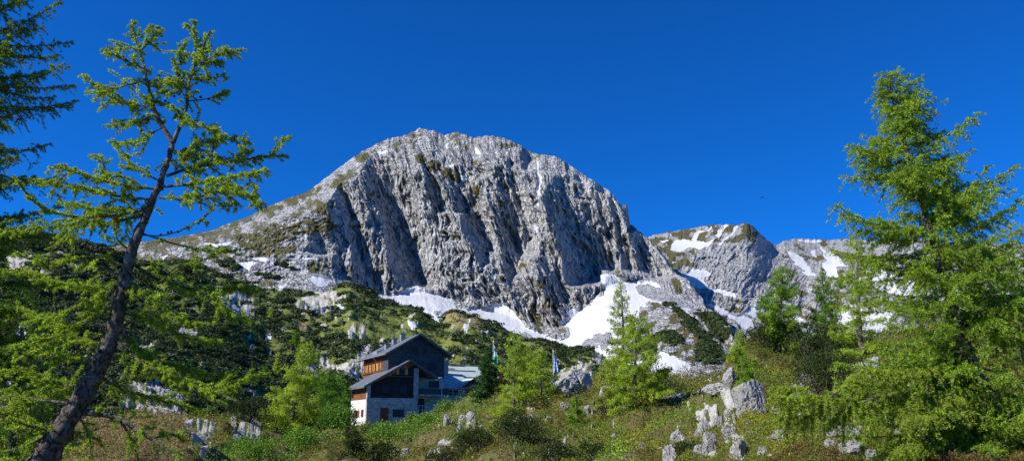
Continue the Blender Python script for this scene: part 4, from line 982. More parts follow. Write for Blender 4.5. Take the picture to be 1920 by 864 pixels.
def sprays(limbs, r, tw_step, tw_len, tuft_step, bl, bw, cols, hang=.25, second=.5, leafy=None, nbl=6, fluff=1.0, px=.012):
    """twigs and needle tufts along given limb lines; returns twig tubes and needle blades"""
    TW = []; TR = []
    for li, P in enumerate(limbs):
        Pl, Ln = resample(P, max(6, int(np.linalg.norm(np.diff(P, axis=0), axis=1).sum() / .05)))
        T = unit(np.gradient(Pl, axis=0)); nt_ = int(Ln / tw_step)
        lf = 1. if leafy is None else leafy[li]
        for q in range(nt_):
            s = (q + r.random()) / nt_
            if s < .12 or r.random() > lf: continue
            i = min(int(s * (len(Pl) - 1)), len(Pl) - 1)
            sd = 1 if q % 2 else -1
            lat = unit(np.cross(T[i], [0, 0, 1.]) + r.normal(size=3) * .35) * sd
            ln = tw_len * (.45 + .9 * r.random()) * (1.15 - .75 * s) * min(1, .45 + Ln)
            d = unit(T[i] * .75 + lat * .8 + np.array([0, 0, .10]) + r.normal(size=3) * .2)
            k = np.linspace(0, 1, 6)[:, None]
            tw = Pl[i] + d * ln * k + np.array([0, 0, -1]) * hang * ln * k ** 2 + r.normal(size=3) * .07 * ln * k ** 2
            TW.append(tw); TR.append(ln)
            if r.random() < second:
                for _ in range(2):
                    a = r.integers(1, 5); d2 = unit(d * .5 + r.normal(size=3) * .6); l2 = ln * (.25 + .35 * r.random())
                    TW.append(tw[a] + d2 * l2 * k + np.array([0, 0, -1]) * hang * l2 * k ** 2); TR.append(l2)
        TW.append(np.stack([np.interp(np.linspace(.35, 1, 6), np.linspace(0, 1, len(Pl)), Pl[:, i]) for i in range(3)], -1)); TR.append(Ln * .65)
    TW = np.array(TW); TR = np.array(TR)
    V, Q = tubes(TW, np.linspace(1, .35, 6)[None] * (.0022 + .006 * TR[:, None]).clip(0, .012) + px * .05, 3)
    nt2 = np.maximum(2, (TR / tuft_step).astype(int)); idx = np.repeat(np.arange(len(TW)), nt2)
    s = r.random(len(idx)); s = .1 + .9 * s; f = s * 4.999; i = f.astype(int); a = (f - i)[:, None]
    p = TW[idx, i] * (1 - a) + TW[idx, i + 1] * a; d = unit(TW[idx, i + 1] - TW[idx, i])
    p = np.repeat(p, nbl, 0); d = np.repeat(d, nbl, 0)
    dd = r.normal(size=p.shape) * .75 * fluff + d * .55 + np.array([0, 0, .2])
    Vb, Qb = blades(p, dd, bl * (.6 + .6 * r.random(len(p))), bw, r)
    key = r.random(len(TW))[idx]
    col = tint_of(len(p), cols, r, .15) * np.repeat(np.repeat(.75 + .5 * key, nbl), 4)[:, None]
    return V, Q, Vb, Qb, col, TW

def conifer(name, label, cat, group, base, top, hw, cols, seed, kind='larch', dens=1.0, h0=.06, trunk_r=None, prof=None, asym=0., mat=None, blade=1.0, gap=.35, trunk_pts=None, lens_fn=None, nlimb=None, deep=1.0, limb_label=None, spray=None):
    """a conifer from its foot to its tip: trunk, limbs, crown of needle sprays"""
    r = np.random.default_rng(seed)
    base = np.asarray(base, float); top = np.asarray(top, float)
    Ht = np.linalg.norm(top - base); D = np.linalg.norm(base)
    root = empty(name, base); tag(root, label, cat, group)
    px = D / 788.
    # trunk
    K = 14; t = np.linspace(0, 1, K)
    if trunk_pts is None:
        tp = base + (top - base) * t[:, None]
        wob = np.cumsum(r.normal(size=(K, 3)) * .010 * Ht, 0) * (t * (1 - t) * 2)[:, None]; wob[:, 2] = 0
        tp = tp + wob
        tp[0] -= np.array([0, 0, .35])
    else:
        q = np.array(trunk_pts, float); s_ = np.linspace(0, 1, len(q)); tp = np.stack([np.interp(t, s_, q[:, i]) for i in range(3)], -1)
    R0 = trunk_r or Ht * .013 + .03
    tr = R0 * (1 - t) ** .8 + .012
    V, Q = tubes((tp - base)[None], tr[None], 9)
    link("trunk", mesh_np("trunk", V, quads=Q, mat=M_bark, smooth=True), root)
    # limbs
    n = nlimb or int(40 + Ht * 10)
    hh = h0 + (1 - h0) * (np.arange(n) + r.random(n)) / n
    hh = np.clip(hh, 0, .985)
    P0 = np.stack([np.interp(hh, t, tp[:, i]) for i in range(3)], -1)
    az = r.random(n) * 2 * pi
    rel = (1 - hh)
    pf = prof(hh) if prof else (np.minimum(1, rel * 1.25) ** .75) * sstep(0, .16, hh + .04)
    L = hw * (pf * (.62 + .5 * r.random(n)) + .05)
    gone = r.random(n) < gap * .5; L = np.where(gone, L * .45, L)
    L = L * (1 + asym * np.cos(az))
    if lens_fn is not None: az, L = lens_fn(hh, az, L, r)
    up = (.55 * hh ** 1.5 - .18 + .12 * r.normal(size=n)) if kind == 'larch' else (.25 * hh - .22 + .06 * r.normal(size=n))
    k = 7; s = np.linspace(0, 1, k)[None, :, None]
    dh = np.stack([np.cos(az), np.sin(az), 0 * az], -1)[:, None]
    bend = r.normal(size=(n, 1, 3)) * .10 * np.array([1, 1, .4])
    dro = (-.20 if kind == 'larch' else .06)
    LP = P0[:, None] + (dh * s + np.array([0, 0, 1.]) * (up[:, None, None] * s + dro * s ** 2 * (1 - hh[:, None, None]) + (.22 * s ** 3 if kind == 'larch' else 0)) + bend * s ** 2) * L[:, None, None]
    LR = (.004 + .008 * L[:, None]) * (1 - .85 * np.linspace(0, 1, k)[None]) * .9 + px * .05
    V, Q = tubes(LP - base, LR, 4)
    if spray:
        link("branches", mesh_np("branches", V, quads=Q, mat=M_twig), root)
        V, Q, Vb, Qb, col, TW = sprays([resample(LP[i], 12)[0] for i in range(n)], r, cols=cols, **spray)
        link("twigs", mesh_np("twigs", V - base, quads=Q, mat=M_twig), root)
        link("crown", mesh_np("crown", Vb - base, quads=Qb, mat=M_leaf, attrs={'tint': col}), root)
        return root
    # sprays: side twigs of every limb
    bw = max(.006, .5 * px) * blade; bl = max(.036, 1.5 * px) * blade
    area = hw * Ht * .9
    ntuft = int(dens * 19.0 * area / (bl * bw * .5) / 5 * .42)
    ntuft = min(ntuft, 110000)
    wgt = L ** 1.5; li = r.choice(n, ntuft, p=wgt / wgt.sum())
    sp = r.random(ntuft) ** .62
    sp = .12 + .88 * sp
    nside = np.maximum(4, (L[li] * 7).astype(int))
    sp = np.where(r.random(ntuft) < .72, (np.round(sp * nside) + .12 * r.normal(size=ntuft)) / nside, sp).clip(.08, 1.0)
    def on_limb(li, sp):
        f = sp * (k - 1.001); i = f.astype(int); a = (f - i)[:, None]
        p = LP[li, i] * (1 - a) + LP[li, i + 1] * a; d = unit(LP[li, i + 1] - LP[li, i]); return p, d
    p, d = on_limb(li, sp)
    side = np.where((np.round(sp * nside) + li) % 2 == 0, 1., -1.)
    # a side-twig angle that stays the same for all tufts of one twig
    key = np.sin(np.round(sp * nside) * 12.9898 + li * 78.233) * 43758.5453; key = key - np.floor(key)
    lat = unit(np.cross(d, np.array([0, 0, 1.])) + 1e-6) * side[:, None]
    tw = (.34 * L[li] * (1.05 - sp) + .07 * hw) * (.5 + key) * deep
    u = r.random(ntuft)
    off = lat * (u * tw * .85)[:, None] + d * (u * tw * .5)[:, None] + np.array([0, 0, 1.]) * ((-.38 if kind == 'larch' else -.10) * u ** 1.4 * tw * (.5 + key) + .0)[:, None]
    off += r.normal(size=(ntuft, 3)) * (.016 * hw + .4 * bl)
    tb = p + off
    nb = 5 if D > 30 else 6
    tb = np.repeat(tb, nb, 0)
    dd = r.normal(size=(len(tb), 3)) * .8 + np.repeat(unit(off + d * tw[:, None] * .3), nb, 0) * .55 + np.array([0, 0, .25])
    Vb, Qb = blades(tb - base, dd, bl * (.6 + .6 * r.random(len(tb))), bw, r)
    col = tint_of(ntuft * nb, cols, r, .16)
    shade = np.repeat(np.repeat((.62 + .7 * key), nb), 4)[:, None]
    col = col * shade
    link("branches", mesh_np("branches", V, quads=Q, mat=M_twig), root)
    link("crown", mesh_np("crown", Vb, quads=Qb, mat=mat or M_leaf, attrs={'tint': col}), root)
    return root

def gtree(x, yb, yt, hwpx, D, land=None, **kw):
    b = at(x, yb, D); 
    if land is not None:
        g = land.at(x, yb)[0]
        b = g
        D = g[1]
    xt = kw.pop('xt', x)
    tz = at(xt, yt, D)
    return dict(base=b, top=tz, hw=hwpx * D / F, **kw)

gl = "larches on the slope around the hut"
LIST = [
 (dict(x=541, yb=828, yt=641, xt=578, hwpx=56, D=112, land=G), "tall pale green larch with two bare stems left of the hut", LARCH, 'larch', 1.15, 101),
 (dict(x=604, yb=806, yt=690, xt=612, hwpx=40, D=122, land=G), "shorter bushy larch between the tall pale larch and the hut", LARCH_D, 'larch', 1.1, 102),
 (dict(x=636, yb=800, yt=702, xt=640, hwpx=30, D=127, land=G), "dull green larch rising behind the leafy shrub by the hut deck", LARCH_D, 'larch', 1.1, 103),
 (dict(x=962, yb=784, yt=619, xt=964, hwpx=44, D=76, land=G), "slender larch with a bare lower trunk, tallest between the two flags", LARCH, 'larch', .75, 104),
 (dict(x=1014, yb=770, yt=652, xt=1012, hwpx=36, D=80, land=G), "larch just left of the blue and white flag", LARCH, 'larch', .85, 105),
 (dict(x=992, yb=768, yt=648, xt=988, hwpx=28, D=84, land=G), "thin larch squeezed between two others between the flags", LARCH, 'larch', .8, 106),
 (dict(x=1192, yb=786, yt=588, xt=1187, hwpx=64, D=52, land=G), "full green larch standing in front of its taller pale twin", LARCH, 'larch', 1.25, 107),
 (dict(x=1166, yb=762, yt=527, xt=1162, hwpx=44, D=58, land=G), "taller thin pale larch against the snow field", LARCH_P, 'larch', .8, 108),
 (dict(x=1082, yb=803, yt=740, xt=1080, hwpx=24, D=58, land=G), "bright green young larch shrub below the grey outcrop", LARCH_D + LARCH[:1], 'larch', 1.3, 109),
 (dict(x=1392, yb=712, yt=617, xt=1384, hwpx=24, D=42, land=G), "small bright larch on the ridge right of the snow valley", LARCH, 'larch', 1.3, 110),
 (dict(x=1402, yb=736, yt=664, xt=1398, hwpx=22, D=40, land=G), "stubby bright larch just below another one at the grey boulders", LARCH_D + LARCH[:2], 'larch', 1.4, 111),
 (dict(x=1462, yb=668, yt=500, xt=1468, hwpx=60, D=47, land=G), "broad bright larch rising left above the dark dwarf pines", LARCH_D + LARCH[:2], 'larch', 1.25, 112),
 (dict(x=1546, yb=665, yt=510, xt=1541, hwpx=40, D=48, land=G), "darker narrow larch rising in the middle of the dwarf pines", LARCH_D, 'larch', 1.0, 113),
 (dict(x=1617, yb=690, yt=432, xt=1605, hwpx=56, D=32, land=G), "light larch just left of and behind the big right hand larch", LARCH, 'larch', .75, 114),
]
for a, lab, cols, kind, dn, sd in LIST:
    conifer("larch", lab, "larch", gl, cols=cols, seed=sd, kind=kind, dens=dn, **gtree(**a))
conifer("spruce", "dark green conical spruce at the end of the pale annex roof", "spruce", None, cols=[(.055, .13, .03), (.075, .17, .032), (.04, .10, .024)], seed=120, kind='spruce', dens=2.6, gap=.05, h0=.0, mat=M_pine, nlimb=150, **gtree(915, 746, 648, 25, 107, land=G))
conifer("spruce", "small yellowish spruce at the bottom edge below the hut", "spruce", None, cols=[(.10, .13, .02), (.06, .09, .02), (.035, .06, .018)], seed=121, kind='spruce', dens=1.4, gap=.1, h0=.02, mat=M_pine, **gtree(659, 872, 797, 32, 60, land=G))
conifer("spruce", "brownish dead looking young conifer behind the spruce at the annex", "conifer", None, cols=[(.16, .07, .02), (.10, .07, .02), (.05, .07, .02)], seed=122, kind='spruce', dens=1.0, h0=.02, mat=M_pine, **gtree(941, 735, 692, 14, 105, land=G))
HL = [(359, 541, 13, "behind the leaning trunk, high under the dark pine crest"), (467, 622, 26, "on the dark pine slope, beside a notch of snow"), (456, 600, 20, "higher and smaller, above the notch of snow"), (554, 652, 34, "above the tall pale larch"),
      (614, 603, 13, "lone on the grass rib above the hut"), (631, 630, 15, "in the pines straight above the orange wall of the hut"), (520, 690, 28, "left of the tall pale larch crown"), (497, 715, 30, "in the dark gully left of the tall pale larch"), (505, 600, 16, "under the small snow patch of the pine slope"),
      (393, 820, 60, "at the rock slabs near the lower left"), (418, 836, 46, "right of the grey slabs near the lower left"), (665, 640, 15, "left of the chimneys of the hut")]
for i, (x, y, h, where) in enumerate(HL):
    p = H.at(x, y)[0]; tz = at(x, y - h, p[1])
    conifer("larch", "small distant green larch " + where, "larch", "small larches scattered on the pine slope", p, tz, h * .27 * p[1] / F, LARCH_D if i % 2 else LARCH, 200 + i, dens=1.2, gap=.1)

# ------------------------------------------------------------------ big larches close by
D9 = 9.0
TRUNK = [(52, 905), (75, 872), (100, 830), (122, 796), (142, 768), (160, 733), (178, 698), (196, 668), (208, 640), (222, 590), (231, 535), (243, 478), (258, 436), (272, 408), (285, 385), (300, 345), (313, 308), (325, 268)]
TRW = [54, 47, 40, 37, 36, 34, 31, 29, 27, 24, 22, 20, 17, 15, 13, 11.5, 10, 9]
FORK_L = [(325, 268), (315, 252), (303, 238), (290, 212), (281, 182), (276, 150), (270, 122), (260, 92), (250, 68), (247, 40)]
FORK_R = [(325, 268), (331, 246), (347, 222), (352, 200), (351, 172), (353, 150), (364, 126), (377, 98), (391, 66), (394, 58)]
r = np.random.default_rng(77)
tp = pts3(TRUNK, D9, D9); root_pt = tp[0].copy()
hero = empty("larch", root_pt); tag(hero, "leaning old larch with a thick dark trunk forking near its top, left foreground", "larch", "big larches framing the view")
Pt, _ = resample(smooth_line(tp, 1), 70)
dpx = np.r_[0, np.cumsum(np.linalg.norm(np.diff(tp, axis=0), axis=1))]; rr_ = np.interp(np.linspace(0, dpx[-1], 70), dpx, np.array(TRW) * .5 * D9 / F)
Pt = Pt + r.normal(size=Pt.shape) * .006
nn = 16; V, Q = tubes(Pt[None], rr_[None] * (1 + .06 * r.normal(size=(1, 70))), nn)
V += .10 * np.repeat(rr_, nn)[:, None] * r.normal(size=(len(V), 3))
link("trunk", mesh_np("trunk", V - root_pt, quads=Q, mat=M_bark, smooth=True), hero)
fl = []
for fk, w0 in ((FORK_L, 10), (FORK_R, 9)):
    P_ = pts3(fk, D9, D9 + r.normal() * .15); Pf, _ = resample(smooth_line(P_, 1), 24)
    fl.append((Pf, np.linspace(w0 * .5, 1.2, 24) * D9 / F))
V, Q = tubes(np.array([f[0] for f in fl]), np.array([f[1] for f in fl]), 8)
link("fork", mesh_np("fork", V - root_pt, quads=Q, mat=M_bark, smooth=True), hero)
# limbs traced on the tree: (points, depth change to the tip, leafiness, thickness px)
LIMB = [([(282,200),(240,196),(200,172),(155,140)],.3,.9,4), ([(272,130),(240,116),(212,96),(200,95)],-.3,.9,3), ([(262,97),(285,74),(300,62)],.2,1,3), ([(276,150),(240,160),(210,172),(178,188)],-.2,.9,3), ([(290,215),(250,236),(205,240)],.3,.8,3),
 ([(303,240),(262,262),(218,262)],-.2,.6,3), ([(276,152),(310,150),(342,168)],.2,.9,3), ([(353,150),(392,150),(428,138)],.2,.9,3), ([(365,126),(405,106),(450,102)],-.3,1,3), ([(351,190),(392,185),(424,178)],.2,.8,3), ([(345,232),(380,240),(414,256)],-.3,.8,3),
 ([(352,172),(330,140),(346,84)],.1,.9,3), ([(366,118),(367,80),(366,42)],.1,1,3), ([(346,224),(305,196),(262,190)],.2,.6,3), ([(262,97),(230,84),(205,95)],.1,.9,2), ([(352,160),(318,178),(290,160)],.2,.7,2), ([(377,98),(400,118),(424,112)],.2,1,2), ([(250,70),(275,60),(290,50)],.1,1,2),
 ([(312,330),(350,316),(400,309),(450,304),(510,290),(546,295)],.5,1,7), ([(510,290),(530,272),(548,264)],.1,1,3), ([(305,350),(360,345),(410,336),(460,326),(505,318)],-.4,1,6), ([(300,370),(350,374),(400,358),(440,352),(478,384)],-.7,1,6),
 ([(395,311),(400,270),(404,232)],.1,1,4), ([(430,322),(455,292),(458,262)],.1,1,3), ([(360,345),(372,300),(380,285)],.2,1,3), ([(460,326),(480,350),(482,386)],.1,1,3), ([(410,336),(432,360),(440,400)],-.2,.9,3), ([(350,316),(345,290),(372,262)],.3,.9,3), ([(330,318),(360,280),(420,258),(455,262)],.5,.9,4),
 ([(302,340),(262,322),(232,302),(206,272)],.3,.35,4), ([(306,355),(250,350),(190,340),(130,322),(92,314)],-.3,1,6), ([(292,375),(230,370),(170,360),(110,352),(55,340)],.4,1,6), ([(282,392),(220,402),(150,408),(90,398),(60,380),(25,335)],-.6,.9,7), ([(275,402),(200,420),(120,428),(60,432),(-10,444)],.6,1,6),
 ([(285,385),(240,400),(180,395),(120,385)],.9,1,4), ([(130,322),(110,338),(100,372)],.1,.9,3), ([(190,340),(200,318),(190,288)],.1,1,3), ([(150,408),(130,440),(90,470)],-.2,.9,3), ([(245,472),(218,446),(212,415),(214,400)],.1,.3,4), ([(262,436),(330,458),(400,470),(474,462)],.4,.15,4), ([(258,440),(310,444),(380,420),(400,396)],.5,.2,3),
 ([(242,490),(300,528),(370,544),(450,541),(515,545)],.5,.9,7), ([(370,544),(400,560),(440,592),(470,600)],.2,1,3), ([(300,528),(330,500),(380,490),(430,470)],.2,.6,3), ([(236,518),(180,558),(110,590),(40,608)],-.5,.7,6), ([(228,562),(165,606),(90,640),(20,650)],-.3,.8,6), ([(232,540),(150,540),(70,520),(0,512)],.7,.9,5), ([(240,500),(160,480),(90,500),(30,480)],-.4,.8,5),
 ([(222,606),(245,645),(281,681),(320,702),(366,718)],.4,.7,9), ([(212,632),(262,680),(340,712),(410,742),(470,690)],-.5,1,6), ([(156,772),(221,780),(281,822),(345,868)],-.3,.5,13), ([(221,780),(245,815),(265,868)],.2,.3,6), ([(190,690),(120,668),(50,655),(-20,655)],-.5,.9,7), ([(160,735),(90,712),(40,690),(-20,700)],.4,.9,6),
 ([(128,755),(95,752),(60,752),(18,748)],.2,.1,6), ([(120,792),(70,826),(20,842),(-20,850)],-.2,.3,6), ([(110,815),(60,800),(10,790),(-30,800)],-.6,.9,6), ([(225,585),(290,600),(350,640),(420,640)],.6,.9,5), ([(205,655),(290,672),(350,690),(440,712),(500,700)],.8,1,5), ([(140,770),(170,810),(180,860)],.3,.5,5),
 ([(235,520),(290,560),(330,600),(380,610)],-.4,.9,4), ([(208,645),(150,640),(90,600),(40,575)],.9,1,5), ([(178,700),(230,730),(300,750),(380,765)],.9,1,5), ([(178,700),(120,720),(60,740),(0,730)],.9,1,5),
 ([(366,718),(400,730),(430,715),(455,700)],.2,1,3), ([(281,822),(320,815),(350,835)],.2,.8,3)]
lines, leafy, LT = [], [], []
for pts, dD, lf, th in LIMB:
    P_ = pts3(pts, D9, D9 + dD); Pl, Ln = resample(P_, 20); Pl = smooth_line(Pl, 3)
    Pl = Pl + (np.cumsum(r.normal(size=Pl.shape) * .006, 0)) * np.linspace(0, 1, 20)[:, None]
    lines.append(Pl); leafy.append(lf); LT.append(th * .5 * D9 / F)
V, Q = tubes(np.array(lines), np.array(LT)[:, None] * np.linspace(1, .22, 20)[None], 7)
link("branches", mesh_np("branches", V - root_pt, quads=Q, mat=M_bark, smooth=True), hero)
alll = lines + [f[0] for f in fl]
V, Q, Vb, Qb, col, TW = sprays(alll, r, .038, .26, .011, .036, .0075, [(.33, .46, .055), (.27, .40, .045), (.40, .51, .065), (.17, .28, .035)], hang=.22, second=.8, leafy=leafy + [.75, .75], nbl=7)
link("twigs", mesh_np("twigs", V - root_pt, quads=Q, mat=M_twig), hero)
link("needles", mesh_np("needles", Vb - root_pt, quads=Qb, mat=M_leaf, attrs={'tint': col}), hero)
mb = MB(); mb.tube([(0, 0, 0), (0, 0, .008), (0, 0, .02), (0, 0, .03)], [.008, .015, .014, .005], 7)
cone0 = None
for q in range(46):
    P_ = lines[r.choice([0, 3, 4, 5, 6, 9, 10, 13, 15, 11, 40, 1, 7, 8, 29])]; c = P_[r.integers(4, 18)] - root_pt + r.normal(size=3) * .02
    if cone0 is None: cone0 = o = mb.build("cone", M_dark, hero)
    else: o = cone0.copy(); COL.objects.link(o)
    o.location = c; o.rotation_euler = (r.random(), r.random(), 0)

# big larch on the right
T2 = [(1938, 930), (1900, 860), (1868, 790), (1840, 722), (1808, 640), (1782, 560), (1758, 480), (1735, 400), (1712, 325), (1692, 255), (1676, 195), (1664, 136)]
DB = 13.0
q3 = pts3(T2, DB, DB)
ys = np.array([p[1] for p in T2][::-1]); hs_ = np.linspace(0, 1, len(T2))[::-1]
def big_len(hh, az, L, r):
    ypx = np.interp(hh, np.linspace(0, 1, len(T2)), [p[1] for p in T2])
    lw = np.interp(ypx, [136, 165, 200, 240, 270, 300, 340, 375, 420, 460, 500, 560, 620, 700, 760, 860, 930], [14, 34, 40, 50, 100, 118, 140, 160, 165, 190, 195, 200, 215, 260, 300, 260, 240])
    rw = np.interp(ypx, [136, 165, 200, 240, 270, 300, 340, 375, 420, 460, 500, 560, 620, 700, 760, 860, 930], [10, 38, 80, 58, 100, 118, 110, 130, 190, 190, 195, 200, 210, 220, 230, 230, 230])
    ca = np.cos(az); wd = np.where(ca < 0, lw, rw)
    ln = wd * DB / F * (.5 + .55 * r.random(len(az)) ** 1.3)
    return az, ln
conifer("larch", "tall dense bright green larch filling the right foreground", "larch", "big larches framing the view", q3[0], q3[-1], 2.1, [(.32, .48, .04), (.25, .41, .035), (.41, .54, .05), (.15, .27, .025)], 303, dens=2.9, h0=.03, trunk_r=.10,
        trunk_pts=q3, lens_fn=big_len, nlimb=240, spray=dict(tw_step=.043, tw_len=.44, tuft_step=.027, bl=.048, bw=.0105, hang=.55, second=.85, nbl=5, px=.014))
# low sweeping branch of the same tree, hung with bright sprays, is a tree part too
big = [o for o in scene.objects if o.get('label', '').startswith("tall dense bright")][0]
b0 = q3[0]
LB = [([(1800,700),(1720,735),(1640,745),(1560,742),(1490,748),(1448,745)],-1.2,1,8), ([(1640,745),(1600,760),(1560,790)],-.2,1,4), ([(1810,690),(1740,690),(1680,700),(1620,690)],-.9,1,6), ([(1740,728),(1700,760),(1690,800)],-.3,1,4), ([(1560,742),(1530,765),(1500,792)],-.2,1,4), ([(1490,748),(1475,770),(1462,790)],-.1,1,3),
      ([(1850,760),(1780,800),(1720,830),(1680,850)],-1.2,1,6), ([(1835,720),(1790,740),(1740,780),(1700,790)],-1.4,1,6), ([(1560,742),(1590,720),(1610,700)],.3,1,3), ([(1520,745),(1500,730),(1450,725)],.3,1,3), ([(1870,800),(1830,840),(1760,864),(1740,880)],-1.3,1,6)]
lines2 = []; LT2 = []
for pts, dD, lf, th in LB:
    P_ = pts3(pts, DB - (0 if pts[0][0] > 1780 else .8), DB + dD - (0 if pts[0][0] > 1780 else .5)); Pl, _ = resample(P_, 20); lines2.append(smooth_line(Pl, 3)); LT2.append(th * .5 * DB / F)
V, Q = tubes(np.array(lines2), np.array(LT2)[:, None] * np.linspace(1, .25, 20)[None], 7)
o = link("low_branch", mesh_np("low_branch", V - b0, quads=Q, mat=M_bark, smooth=True), big)
V, Q, Vb, Qb, col, TW = sprays(lines2, r, .022, .42, .018, .045, .0105, [(.34, .44, .045), (.28, .40, .04), (.40, .48, .06), (.22, .34, .035)], hang=.75, second=.9, nbl=6, px=.016)
link("low_branch_twigs", mesh_np("low_branch_twigs", V - b0, quads=Q, mat=M_twig), big)
link("low_branch_needles", mesh_np("low_branch_needles", Vb - b0, quads=Qb, mat=M_leaf, attrs={'tint': col}), big)
# larch at the right edge and at the left edge
conifer("larch", "larch at the right edge, half outside the picture behind the tall bright one", "larch", "big larches framing the view", at(1935, 880, 19.), at(1893, 418, 19.), 2.0, LARCH, 304, h0=.05, nlimb=110, spray=dict(tw_step=.075, tw_len=.42, tuft_step=.04, bl=.06, bw=.014, hang=.5, second=.7, nbl=5, px=.02))
conifer("larch", "dark larch at the left edge with only its branch tips in the picture", "larch", "big larches framing the view", at(-60, 900, 15.), at(-25, -120, 15.), 1.55, [(.17, .28, .04), (.13, .22, .035), (.22, .33, .045)], 305, h0=.15, prof=lambda h: .4 + .7 * np.abs(np.sin(h * 26)), gap=.3, nlimb=190, spray=dict(tw_step=.04, tw_len=.36, tuft_step=.026, bl=.05, bw=.012, hang=.55, second=.7, nbl=5, px=.016))
conifer("larch", "bright bushy young larch in the lower left corner behind the leaning trunk", "larch", "big larches framing the view", at(15, 960, 15.), at(40, 545, 15.), 1.7, LARCH, 306, h0=.05, nlimb=90, spray=dict(tw_step=.06, tw_len=.40, tuft_step=.032, bl=.05, bw=.012, hang=.5, second=.7, nbl=5, px=.016))

# ------------------------------------------------------------------ bushes
def bush(name, label, cat, group, x, yb, wpx, hpx, cols, seed, land=None, kind='mugo', dens=1.0, mat=None):
    r = np.random.default_rng(seed); c = (land or G).at(x, yb)[0]; D = np.linalg.norm(c); px = D / 788.
    a = wpx * .5 * D / F; h = hpx * D / F; b = a * .8
    root = empty(name, c); tag(root, label, cat, group)
    ns = 16; az = r.random(ns) * 2 * pi; k = np.linspace(0, 1, 6)[:, None]
    ends = np.stack([np.cos(az) * a * .8 * r.random(ns) ** .5, np.sin(az) * b * .8 * r.random(ns) ** .5, h * (.5 + .4 * r.random(ns))], -1)
    st = np.array([e * np.array([1, 1, 0]) * k ** .8 + np.array([0, 0, 1]) * e[2] * k ** 1.3 for e in ends]) - np.array([0, 0, .1])
    V, Q = tubes(st, np.linspace(1, .3, 6)[None] * (.02 + .012 * h) * np.ones((ns, 1)), 5)
    link("stems", mesh_np("stems", V, quads=Q, mat=M_twig), root)
    bl = max(.05, 1.9 * px); bw = max(.007, .5 * px)
    if kind == 'leaf': bl = max(.06, 1.5 * px); bw = max(.05, 1.1 * px)
    n = int(dens * 3.2 * 2 * a * h / (bl * bw * .5) / 6); n = min(n, 30000)
    # lobes
    nl = 14; la = r.random(nl) * 2 * pi; lr = r.random(nl) ** .5
    lc = np.stack([np.cos(la) * lr * a * .72, np.sin(la) * lr * b * .72, h * (.25 + .42 * (1 - lr ** 2) * r.random(nl) + .1)], -1)
    ls = (.32 + .22 * r.random(nl)) * min(a, h * 1.5)
    i = r.integers(0, nl, n); d = unit(r.normal(size=(n, 3)) + np.array([0, -.2, .45])); rad = ls[i] * (.62 + .42 * r.random(n) ** .5)
    p = lc[i] + d * rad[:, None] * np.array([1, 1, .85]); p[:, 2] = np.abs(p[:, 2])
    nb = 6; p = np.repeat(p, nb, 0); dd = np.repeat(d, nb, 0) * (.9 if kind != 'leaf' else .3) + r.normal(size=p.shape) * (.5 if kind != 'leaf' else .9) + np.array([0, 0, .6 if kind != 'leaf' else .1])
    if kind == 'leaf': p = p + r.normal(size=p.shape) * bl * 1.2
    Vb, Qb = blades(p, dd, bl * (.6 + .6 * r.random(len(p))), bw, r)
    key = r.random(n); col = tint_of(len(p), cols, r, .18) * np.repeat(np.repeat(.65 + .7 * key ** 2, nb), 4)[:, None]
    link("foliage", mesh_np("foliage", Vb, quads=Qb, mat=mat or M_pine, attrs={'tint': col}), root)
MG = "dwarf pines on the knoll"
for k, (x, y, w_, h_, lab) in enumerate([
  (1462, 668, 105, 62, "left one of the big dark dwarf pines on the ridge, under the broad bright larch"), (1532, 672, 120, 84, "tallest big dark dwarf pine on the ridge, below the darker narrow larch"), (1608, 672, 110, 84, "right one of the big dark dwarf pines on the ridge"),
  (1545, 732, 150, 78, "dark dwarf pine in front of the others with pale rocks at its foot"), (1425, 640, 60, 40, "low dark dwarf pine at the left end of the ridge group"),
  (893, 850, 105, 52, "dark dwarf pine below the row of pale rocks, left of a twin"), (973, 852, 105, 66, "dark dwarf pine below the slender larch"), (1050, 872, 110, 52, "dark dwarf pine at the bottom edge below the young larch shrub"), (842, 874, 90, 40, "low dwarf pine at the bottom edge right of the forked pale rock"),
  (1146, 782, 64, 34, "brownish dwarf pine left of the twin larch foot"), (1250, 728, 84, 36, "dwarf pine on the skyline right of the twin larches"), (1292, 856, 60, 34, "small dwarf pine between pale slabs at the bottom"), (700, 872, 90, 44, "dark dwarf pine at the bottom right of the small spruce"),
  (462, 812, 70, 50, "dark dwarf pine at the foot of the tall pale larch"), (572, 842, 90, 46, "dark dwarf pine under the two bare stems"), (1120, 868, 80, 36, "low dwarf pine at the bottom edge near the middle"), (1008, 776, 60, 22, "shadowy low pine under the larches between the flags")]):
    bush("dwarf_pine", lab, "dwarf pine", MG, x, y, w_, h_, MUGO if k != 9 else [(.08, .07, .03), (.06, .06, .025)], 400 + k)
LG = [(.12, .27, .03), (.16, .31, .035), (.08, .19, .025), (.21, .35, .045)]
for k, (x, y, w_, h_, lab) in enumerate([(618, 812, 100, 62, "bright leafy shrub against the deck of the hut"), (575, 806, 60, 34, "small leafy shrub left of the bigger one by the deck"), (748, 832, 120, 36, "round leafy shrub below the cellar window"), (706, 824, 60, 24, "leafy shrub at the left front corner of the hut"), (800, 806, 60, 26, "green shrub right of the low stone wall"),
   (560, 852, 110, 34, "leafy shrub at the bottom left of the small spruce"), (470, 860, 120, 40, "bright leafy bush at the bottom below the grey slabs"), (836, 774, 40, 22, "small shrub at the foot of the terrace wall"), (771, 796, 22, 26, "thin shrub growing up beside the cellar window")]):
    bush("leafy_shrub", lab, "shrub", "leafy shrubs around the hut", x, y, w_, h_, LG, 450 + k, kind='leaf', mat=M_herb)

